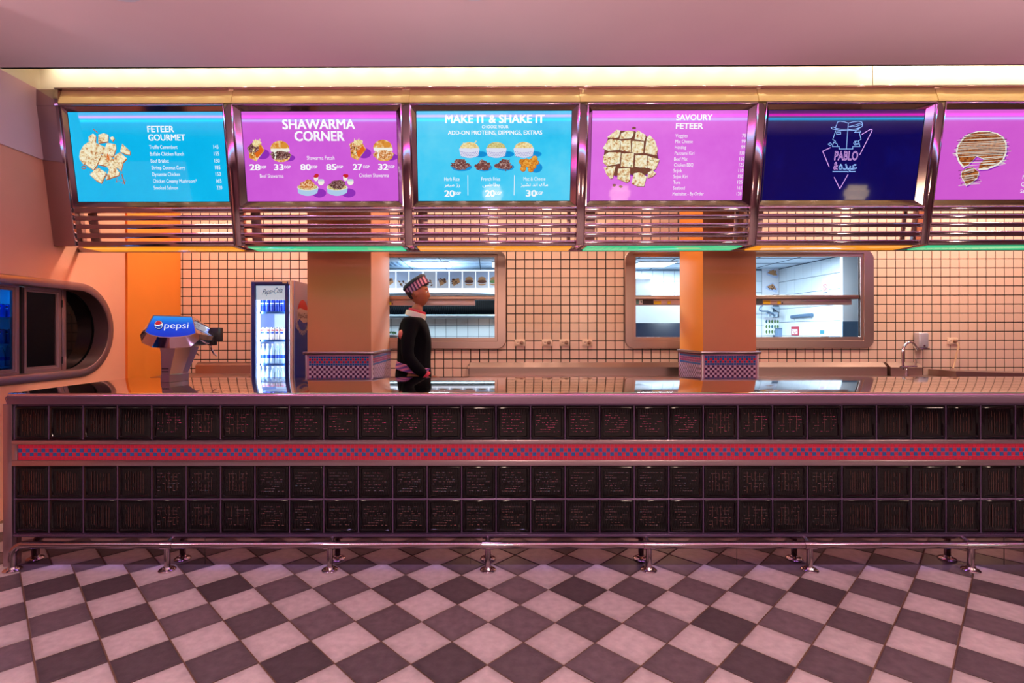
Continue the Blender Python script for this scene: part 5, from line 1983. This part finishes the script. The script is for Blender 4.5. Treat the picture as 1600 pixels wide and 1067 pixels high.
done('plate', bm, ksteel, t, smooth=False)
t = thing('spray_tap', 'kitchen spray tap with a curved black hose, right pass window', 'tap', P3(1200, 485, yk - 0.2))
bm = B()
tube(bm, [P3(a, b, yk - 0.25) for a, b in ((1191, 478), (1187, 481), (1186, 485), (1190, 487), (1199, 487), (1207, 491), (1209, 494))], 0.014, 8)
done('hose', bm, kblue, t)
bm = B()
tube(bm, [P3(a, b, yk - 0.2) for a, b in ((1197, 491), (1214, 490.5))], 0.03, 10)
for a in (1200, 1206, 1212):
    tube(bm, [P3(a, 490, yk - 0.2), P3(a, 495.5, yk - 0.2)], 0.028, 10)
tube(bm, [P3(1205, 490.5, yk - 0.2), P3(1205, 490.5, yk)], 0.02, 8)
done('mixer', bm, ksteel, t)


def KSP(px, py, off=0.006):
    Y = KX * F / (px - VX)
    return Vector((KX - off, Y, PZ(py, Y)))


def onside(name, label, cat, px0, px1, py0, py1, m_, depth=0.012):
    ya_, yb2 = KX * F / (px0 - VX), KX * F / (px1 - VX)
    ym = (ya_ + yb2) / 2
    zt_, zb_ = PZ(py0, ym), PZ(py1, ym)
    t = thing(name, label, cat, (KX, ym, (zt_ + zb_) / 2))
    mbox('sheet', KX - depth, KX - 0.0005, yb2, ya_, zb_, zt_, m_, t)
    return t, ym, zt_, zb_, ya_, yb2


t, ym, zt_, zb_, ya_, yb2 = onside('no_smoking_sign', 'round no smoking sign on the white tiled side wall', 'sign', 1284.5, 1294.5, 442, 459, prints[1])
bm = B()
mz = PZ(449.5, ym)
ring_ = [[(KX - 0.0135, ym + r * math.cos(2 * PI * k / 24), mz + r * math.sin(2 * PI * k / 24)) for k in range(24)] for r in (0.052, 0.042)]
loops(bm, ring_)
tube(bm, [(KX - 0.0135, ym + 0.034, mz + 0.034), (KX - 0.0135, ym - 0.034, mz - 0.034)], 0.004, 4)
done('ring_symbol', bm, mat('sign_red_ink', (200, 30, 40), 0.5), t, smooth=False)
bm = B()
box(bm, KX - 0.0135, KX - 0.0125, ym - 0.03, ym + 0.025, mz - 0.006, mz + 0.006)
box(bm, KX - 0.0135, KX - 0.0125, ym - 0.055, ym + 0.05, zb_ + 0.004, zb_ + 0.018)
done('cigarette_symbol', bm, mat('sign_grey_ink', (90, 100, 116), 0.5), t, smooth=False)
t, ym, zt_, zb_, ya_, yb2 = onside('red_notice', 'small red and white notice low on the white tiled side wall', 'notice', 1236.5, 1247.5, 511, 524.5, mat('notice_red', (190, 50, 70), 0.5))
bm = B()
box(bm, KX - 0.0135, KX - 0.0122, yb2 + 0.02, ya_ - 0.02, zb_ + 0.02, zt_ - 0.045)
done('white_field', bm, prints[1], t, smooth=False)
bm = B()
tube(bm, [(KX - 0.0145, ya_ - 0.05, zt_ - 0.06), (KX - 0.0145, ym, zb_ + 0.035), (KX - 0.0145, yb2 + 0.04, zb_ + 0.07)], 0.006, 5)
done('tick_symbol', bm, mat('notice_red', (190, 50, 70), 0.5), t, smooth=False)
t, ym, zt_, zb_, ya_, yb2 = onside('thermostat', 'white thermostat with a blue display on the white tiled side wall', 'thermostat', 1282.5, 1293, 515.5, 526, white_p, 0.03)
mbox('display', KX - 0.032, KX - 0.029, yb2 + 0.05, ya_ - 0.01, zb_ + 0.035, zt_ - 0.012, mat('teal_lcd', (40, 130, 150), 0.3), t)
bm = B()
tube(bm, [KSP(1239, 496, 0.03), KSP(1270.5, 493, 0.03)], 0.032, 12)
o = done('knife_rail', bm, kblue)
tag(o, 'blue grey bar holder mounted slantwise on the white tiled side wall', 'rail')

# ------------------------------------------------------------------ the person walking along the service aisle
def skin_chain(name, verts, edges, radii, root=0, sub=2):
    me = D.meshes.new(name)
    me.from_pydata(verts, edges, [])
    o = D.objects.new(name, me)
    COL.objects.link(o)
    m = o.modifiers.new('skin', 'SKIN')
    m.use_smooth_shade = True
    for i, v in enumerate(me.skin_vertices[0].data):
        r = radii[i]
        v.radius = r if isinstance(r, tuple) else (r, r)
        v.use_root = (i == root)
    s_ = o.modifiers.new('sub', 'SUBSURF')
    s_.levels = sub
    dg = bpy.context.evaluated_depsgraph_get()
    out = D.meshes.new_from_object(o.evaluated_get(dg))
    D.objects.remove(o)
    return out


class Chain:
    def __init__(self):
        self.v, self.e, self.r = [], [], []

    def add(self, pts, start=None):
        prev = start
        for (x, y, z, r) in pts:
            self.v.append((x, y, z))
            self.r.append(r)
            i = len(self.v) - 1
            if prev is not None:
                self.e.append((prev, i))
            prev = i
        return prev


def fuse(name, meshes, voxel, m, parent, smooth_it=6, label=None):
    """join meshes and weld them into one continuous surface"""
    bm = bmesh.new()
    for me in meshes:
        bm.from_mesh(me)
    me = D.meshes.new(name)
    bm.to_mesh(me)
    bm.free()
    o = D.objects.new(name, me)
    COL.objects.link(o)
    rm = o.modifiers.new('remesh', 'REMESH')
    rm.mode = 'VOXEL'
    rm.voxel_size = voxel
    sm = o.modifiers.new('smooth', 'SMOOTH')
    sm.iterations = smooth_it
    sm.factor = 0.5
    dg = bpy.context.evaluated_depsgraph_get()
    out = D.meshes.new_from_object(o.evaluated_get(dg))
    D.objects.remove(o)
    out.materials.clear()
    out.materials.append(m)
    out.shade_smooth()
    r = D.objects.new(name, out)
    link(r, parent)
    if label:
        r['label'] = label
    return r


PY = 4.50
pt = thing('person', 'person in a black uniform and striped cap walking behind the bar counter', 'person', (-0.64, PY, 0))
skin = mat('brown_skin', (152, 88, 58), 0.5, noise=(14, 0.04))
cloth = mat('black_cloth', (9, 8, 12), 0.9, noise=(40, 0.15), spec=0.12)
ys = lambda s_, d: PY + s_ * d                       # s_ = -1: the side nearest the camera (right arm)

body = Chain()
pel = body.add([(-0.66, PY, 0.95, (0.125, 0.155))])
sp = body.add([(-0.655, PY, 1.10, (0.105, 0.135)), (-0.65, PY, 1.25, (0.115, 0.150)), (-0.648, PY, 1.39, (0.105, 0.150)), (-0.640, PY, 1.475, (0.065, 0.075)), (-0.628, PY, 1.535, (0.052, 0.052)), (-0.618, PY, 1.60, (0.052, 0.05))], pel)
chest = 3
arms = {-1: [(-0.655, ys(-1, .165), 1.425, .055), (-0.675, ys(-1, .20), 1.30, .046), (-0.675, ys(-1, .215), 1.155, .038), (-0.600, ys(-1, .205), 1.06, .034), (-0.515, ys(-1, .195), 0.985, .024)],
        1: [(-0.655, ys(1, .165), 1.425, .055), (-0.70, ys(1, .20), 1.30, .046), (-0.74, ys(1, .215), 1.165, .038), (-0.745, ys(1, .215), 1.04, .034), (-0.735, ys(1, .205), 0.925, .024)]}
for s_ in (-1, 1):
    body.add(arms[s_], chest)
legs = {-1: [(-0.65, ys(-1, .09), .88, .088), (-0.60, ys(-1, .095), .68, .075), (-0.545, ys(-1, .095), .50, .056), (-0.56, ys(-1, .095), .30, .052), (-0.585, ys(-1, .095), .09, .034)],
        1: [(-0.67, ys(1, .09), .88, .088), (-0.70, ys(1, .095), .68, .075), (-0.725, ys(1, .095), .49, .056), (-0.80, ys(1, .095), .30, .052), (-0.875, ys(1, .095), .135, .034)]}
feet = {-1: [(-0.56, ys(-1, .095), .05, .036), (-0.44, ys(-1, .10), .036, .030)], 1: [(-0.86, ys(1, .095), .095, .036), (-0.745, ys(1, .10), .038, .030)]}
for s_ in (-1, 1):
    i = body.add(legs[s_], 0)
    body.add(feet[s_], i)
m_body = skin_chain('body', body.v, body.e, body.r)
# head: ellipsoid shaped into skull, jaw, brow, nose, lips; faces +X
hb = bmesh.new()
bmesh.ops.create_uvsphere(hb, u_segments=40, v_segments=28, radius=1.0)
HC = Vector((-0.622, PY, 1.690))
gs = lambda d, w_: math.exp(-(d / w_) ** 2)
for v in hb.verts:
    x, y, z = v.co
    px_, py_, pz_ = x * 0.098, y * 0.076, z * 0.118
    if z < 0:                                        # jaw narrows and comes forward
        k = -z
        py_ *= 1 - 0.34 * k
        px_ = px_ * (1 - 0.22 * k) + 0.026 * k
        if x < 0:
            px_ += 0.035 * k * -x
    if x > 0.5:
        f_ = (x - 0.5) * 2
        px_ += f_ * (0.004 * gs(z - 0.28, 0.12) * gs(abs(y) - 0.3, 0.3)                 # brow
                     - 0.008 * gs(z - 0.06, 0.10) * gs(abs(y) - 0.40, 0.16)             # eye sockets
                     + 0.020 * gs(y, 0.15) * gs(z + 0.22, 0.13)                         # nose tip
                     + 0.010 * gs(y, 0.12) * gs(z + 0.04, 0.16)                         # nose bridge
                     + 0.009 * gs(y, 0.30) * gs(z + 0.46, 0.06)                         # upper lip
                     + 0.008 * gs(y, 0.28) * gs(z + 0.58, 0.06)                         # lower lip
                     - 0.004 * gs(y, 0.3) * gs(z + 0.52, 0.025)
                     + 0.010 * gs(y, 0.30) * gs(z + 0.82, 0.14))                        # chin
    v.co = HC + Vector((px_, py_, pz_))
for s_ in (-1, 1):                                   # ears
    eb = bmesh.ops.create_uvsphere(hb, u_segments=14, v_segments=10, radius=1.0)
    for v in eb['verts']:
        x, y, z = v.co
        v.co = HC + Vector((-0.008 + x * 0.020 - 0.008 * z, s_ * 0.076 + y * 0.010, -0.006 + z * 0.032))
m_head = D.meshes.new('head')
hb.to_mesh(m_head)
hb.free()


def hand(wrist, d, side, palm_n):
    """palm plus five bent fingers; d = pointing direction, side = towards the thumb, palm_n = palm normal"""
    d, side, palm_n = Vector(d).normalized(), Vector(side).normalized(), Vector(palm_n).normalized()
    W = Vector(wrist)
    out = []
    c = Chain()
    p0 = c.add([(*W, (0.022, 0.016))])
    c.add([(*(W + d * 0.045), (0.034, 0.016)), (*(W + d * 0.088), (0.036, 0.014))], p0)
    out.append(skin_chain('palm', c.v, c.e, c.r, 0, 1))
    for k, (o_, L) in enumerate(((0.028, 0.072), (0.010, 0.080), (-0.009, 0.074), (-0.027, 0.058))):
        b = W + d * 0.075 + side * o_
        q = [b, b + d * (0.02 + L * 0.42), b + d * (0.02 + L * 0.72) + palm_n * L * 0.22, b + d * (0.018 + L * 0.86) + palm_n * L * 0.50]
        c = Chain()
        c.add([(*p, r) for p, r in zip(q, (0.0095, 0.0092, 0.0084, 0.0070))])
        out.append(skin_chain('finger', c.v, c.e, c.r, 0, 1))
    b = W + d * 0.022 + side * 0.022
    q = [b, b + side * 0.026 + d * 0.028 + palm_n * 0.008, b + side * 0.034 + d * 0.058 + palm_n * 0.014, b + side * 0.032 + d * 0.078 + palm_n * 0.02]
    c = Chain()
    c.add([(*p, r) for p, r in zip(q, (0.012, 0.0105, 0.0095, 0.0075))])
    out.append(skin_chain('thumb', c.v, c.e, c.r, 0, 1))
    return out


h1 = hand((-0.515, ys(-1, .195), 0.985), (0.72, 0.04, -0.69), (0.69, 0.1, 0.72), (0, 1, 0.1))
h2 = hand((-0.735, ys(1, .205), 0.925), (0.12, -0.05, -1), (1, 0, 0.1), (0, -1, 0))
fuse('body', [m_body, m_head] + h1 + h2, 0.0065, skin, pt, 4)
# eyes and hair
bm = B()
for s_ in (-1, 1):
    bmesh.ops.create_uvsphere(bm, u_segments=12, v_segments=8, radius=0.011, matrix=Matrix.Translation(HC + Vector((0.080, s_ * 0.030, 0.008))))
done('eyes', bm, mat('eye_white', (220, 214, 208), 0.2), pt)
bm = B()
for s_ in (-1, 1):
    bmesh.ops.create_uvsphere(bm, u_segments=10, v_segments=8, radius=0.0055, matrix=Matrix.Translation(HC + Vector((0.0885, s_ * 0.031, 0.008))))
done('pupils', bm, black, pt)
bm = B()
for s_ in (-1, 1):
    tube(bm, [HC + Vector((0.088, s_ * 0.016, 0.030)), HC + Vector((0.086, s_ * 0.032, 0.035)), HC + Vector((0.074, s_ * 0.047, 0.030))], [0.004, 0.005, 0.003], 8)
done('eyebrows', bm, mat('dark_hair', (24, 16, 16), 0.8), pt)
bm = B()
bmesh.ops.create_uvsphere(bm, u_segments=32, v_segments=20, radius=1.0)
for v in bm.verts:
    x, y, z = v.co
    k = max(0, -z)
    v.co = HC + Vector((x * 0.1005 * (1 - 0.22 * k) + (0.026 * k + (0.035 * k * -x if x < 0 else 0)) - 0.002, y * 0.0785 * (1 - 0.34 * k), z * 0.1205 + 0.001))
dele = []
for v in bm.verts:
    l = v.co - HC
    line_ = 0.055 if l.x > 0.05 else (-0.005 + 0.06 * max(0, l.x - 0.005) / 0.045 if l.x > 0.0 else (0.02 if l.x > -0.03 and abs(l.y) > 0.06 else -0.055))
    if l.z < line_:
        dele.append(v)
bmesh.ops.delete(bm, geom=dele, context='VERTS')
bmesh.ops.solidify(bm, geom=bm.faces[:], thickness=0.006)
done('hair', bm, mat('dark_hair', (24, 16, 16), 0.8, bump=(160, 0.5)), pt)
# jacket and trousers follow the limbs, a little wider
jk = Chain()
a = jk.add([(-0.66, PY, 0.90, (0.150, 0.185)), (-0.658, PY, 1.00, (0.138, 0.170)), (-0.652, PY, 1.12, (0.124, 0.155)), (-0.648, PY, 1.26, (0.130, 0.166)), (-0.648, PY, 1.40, (0.118, 0.166)), (-0.640, PY, 1.475, (0.075, 0.090))])
for s_ in (-1, 1):
    q = arms[s_]
    q = [(x, y, z, r + 0.018 + (0.006 if i == 0 else 0)) for i, (x, y, z, r) in enumerate(q)]
    w_, e_ = Vector(q[-1][:3]), Vector(q[-2][:3])
    w_ = e_ + (w_ - e_) * 0.86
    q[-1] = (*w_, 0.040)
    jk.add(q, 4)
fuse('jacket', [skin_chain('jacket', jk.v, jk.e, jk.r)], 0.009, cloth, pt, 3)
tr_ = Chain()
p0 = tr_.add([(-0.66, PY, 0.95, (0.14, 0.17))])
for s_ in (-1, 1):
    tr_.add([(x, y, z, r + 0.020) for x, y, z, r in legs[s_]], p0)
fuse('trousers', [skin_chain('trousers', tr_.v, tr_.e, tr_.r)], 0.010, cloth, pt, 3)
for s_ in (-1, 1):
    c = Chain()
    f0 = Vector(legs[s_][-1][:3])
    q = feet[s_]
    c.add([(q[0][0] - 0.07, q[0][1], q[0][2] - 0.008, (.040, .038)), (q[0][0] + 0.01, q[0][1], q[0][2] - 0.002, (.044, .042)), (q[1][0] - 0.01, q[1][1], q[1][2] + 0.002, (.046, .036)), (q[1][0] + 0.06, q[1][1], q[1][2] - 0.004, (.038, .028))])
    fuse('shoe', [skin_chain('shoe', c.v, c.e, c.r)], 0.007, mat('black_shoe', (14, 13, 15), 0.35), pt, 2)
stripe = mat('pink_stripe', (196, 110, 140), 0.8)
# neckerchief, collar, cuffs, waist sash
def ellring(bm, c, rx, ry, h, tilt, thick, mi=0, n=40):
    M = Matrix.Translation(c) @ Matrix.Rotation(tilt, 4, 'Y')
    pr_ = [(0, -h / 2), (thick, -h / 2 + 0.003), (thick, h / 2 - 0.003), (0, h / 2), (-0.003, h / 2), (-0.003, -h / 2)]
    rows = [[M @ Vector(((rx + o_) * math.cos(2 * PI * k / n), (ry + o_) * math.sin(2 * PI * k / n), z_)) for k in range(n)] for o_, z_ in pr_ + pr_[:1]]
    loops(bm, rows, mi)


bm = B()
ellring(bm, (-0.636, PY, 1.503), 0.078, 0.085, 0.05, 0.28, 0.012)
done('collar', bm, mat('white_collar', (226, 218, 206), 0.7), pt)
bm = B()
ellring(bm, (-0.624, PY, 1.532), 0.066, 0.066, 0.028, 0.32, 0.010)
done('neckerchief', bm, mat('red_cloth', (190, 48, 70), 0.8), pt)
def stripes(name, c1, c2, scale, rot=(0, 0, 0), dist=0.0):
    m = mat(name, c1, 0.85)
    nt = m.node_tree
    b = nt.nodes['Principled BSDF']
    tc = nt.nodes.new('ShaderNodeTexCoord')
    mp = nt.nodes.new('ShaderNodeMapping')
    mp.inputs['Rotation'].default_value = rot
    wv = nt.nodes.new('ShaderNodeTexWave')
    wv.inputs['Scale'].default_value = scale
    wv.bands_direction = 'Z'
    cr = nt.nodes.new('ShaderNodeValToRGB')
    cr.color_ramp.interpolation = 'EASE'
    cr.color_ramp.elements[0].position, cr.color_ramp.elements[0].color = 0.46, lin(c1)
    cr.color_ramp.elements[1].position, cr.color_ramp.elements[1].color = 0.56, lin(c2)
    nt.links.new(tc.outputs['Object'], mp.inputs['Vector'])
    nt.links.new(mp.outputs['Vector'], wv.inputs['Vector'])
    nt.links.new(wv.outputs['Fac'], cr.inputs['Fac'])
    nt.links.new(cr.outputs['Color'], b.inputs['Base Color'])
    return m


sashm = stripes('striped_sash', (206, 110, 146), (110, 66, 140), 9, (0, 0.25, 0))
bm = B()
ellring(bm, (-0.660, PY, 1.045), 0.143, 0.178, 0.062, 0.22, 0.006)
done('sash', bm, sashm, pt)
for s_ in (-1, 1):
    w_, e_ = Vector(arms[s_][-1][:3]), Vector(arms[s_][-2][:3])
    d_ = (w_ - e_).normalized()
    bm = B()
    p = e_ + (w_ - e_) * 0.90
    tube(bm, [p - d_ * 0.014, p - d_ * 0.012, p + d_ * 0.012, p + d_ * 0.014], [0.030, 0.043, 0.043, 0.030], 20)
    done('cuff', bm, mat('red_cloth', (190, 48, 70), 0.8), pt)
bm = B()
bmesh.ops.create_uvsphere(bm, u_segments=16, v_segments=10, radius=1.0)
for v in bm.verts:
    v.co = Vector((-0.725 + v.co.x * 0.03, ys(-1, .19) + v.co.y * 0.042, 1.335 + v.co.z * 0.042))
done('sleeve_patch', bm, mat('salmon_patch', (206, 112, 92), 0.8), pt, label='salmon patch on the back of the sleeve')
# tilted cap with diagonal stripes
bm = B()
CM = Matrix.Translation(HC + Vector((-0.010, 0, 0.066))) @ Matrix.Rotation(math.radians(-36), 4, 'Y')
ring_ = lambda rx, ry, z_: [CM @ Vector((rx * math.cos(2 * PI * k / 36), ry * math.sin(2 * PI * k / 36), z_)) for k in range(36)]
v = loops(bm, [ring_(0.106, 0.084, -0.045), ring_(0.110, 0.088, -0.043), ring_(0.112, 0.088, 0.028), ring_(0.106, 0.083, 0.034)])
capm = stripes('striped_cap', (70, 38, 76), (186, 130, 160), 11, (0, math.radians(-62), 0))
o = done('cap', bm, capm, pt, ang=50)
bm = B()
v = loops(bm, [ring_(0.1125, 0.0885, 0.020), ring_(0.116, 0.091, 0.022), ring_(0.114, 0.089, 0.040), ring_(0.098, 0.076, 0.052), ring_(0.06, 0.045, 0.056)])
bm.faces.new(v[-1])
done('cap_top', bm, mat('navy_cloth', (24, 24, 44), 0.8), pt, ang=50)
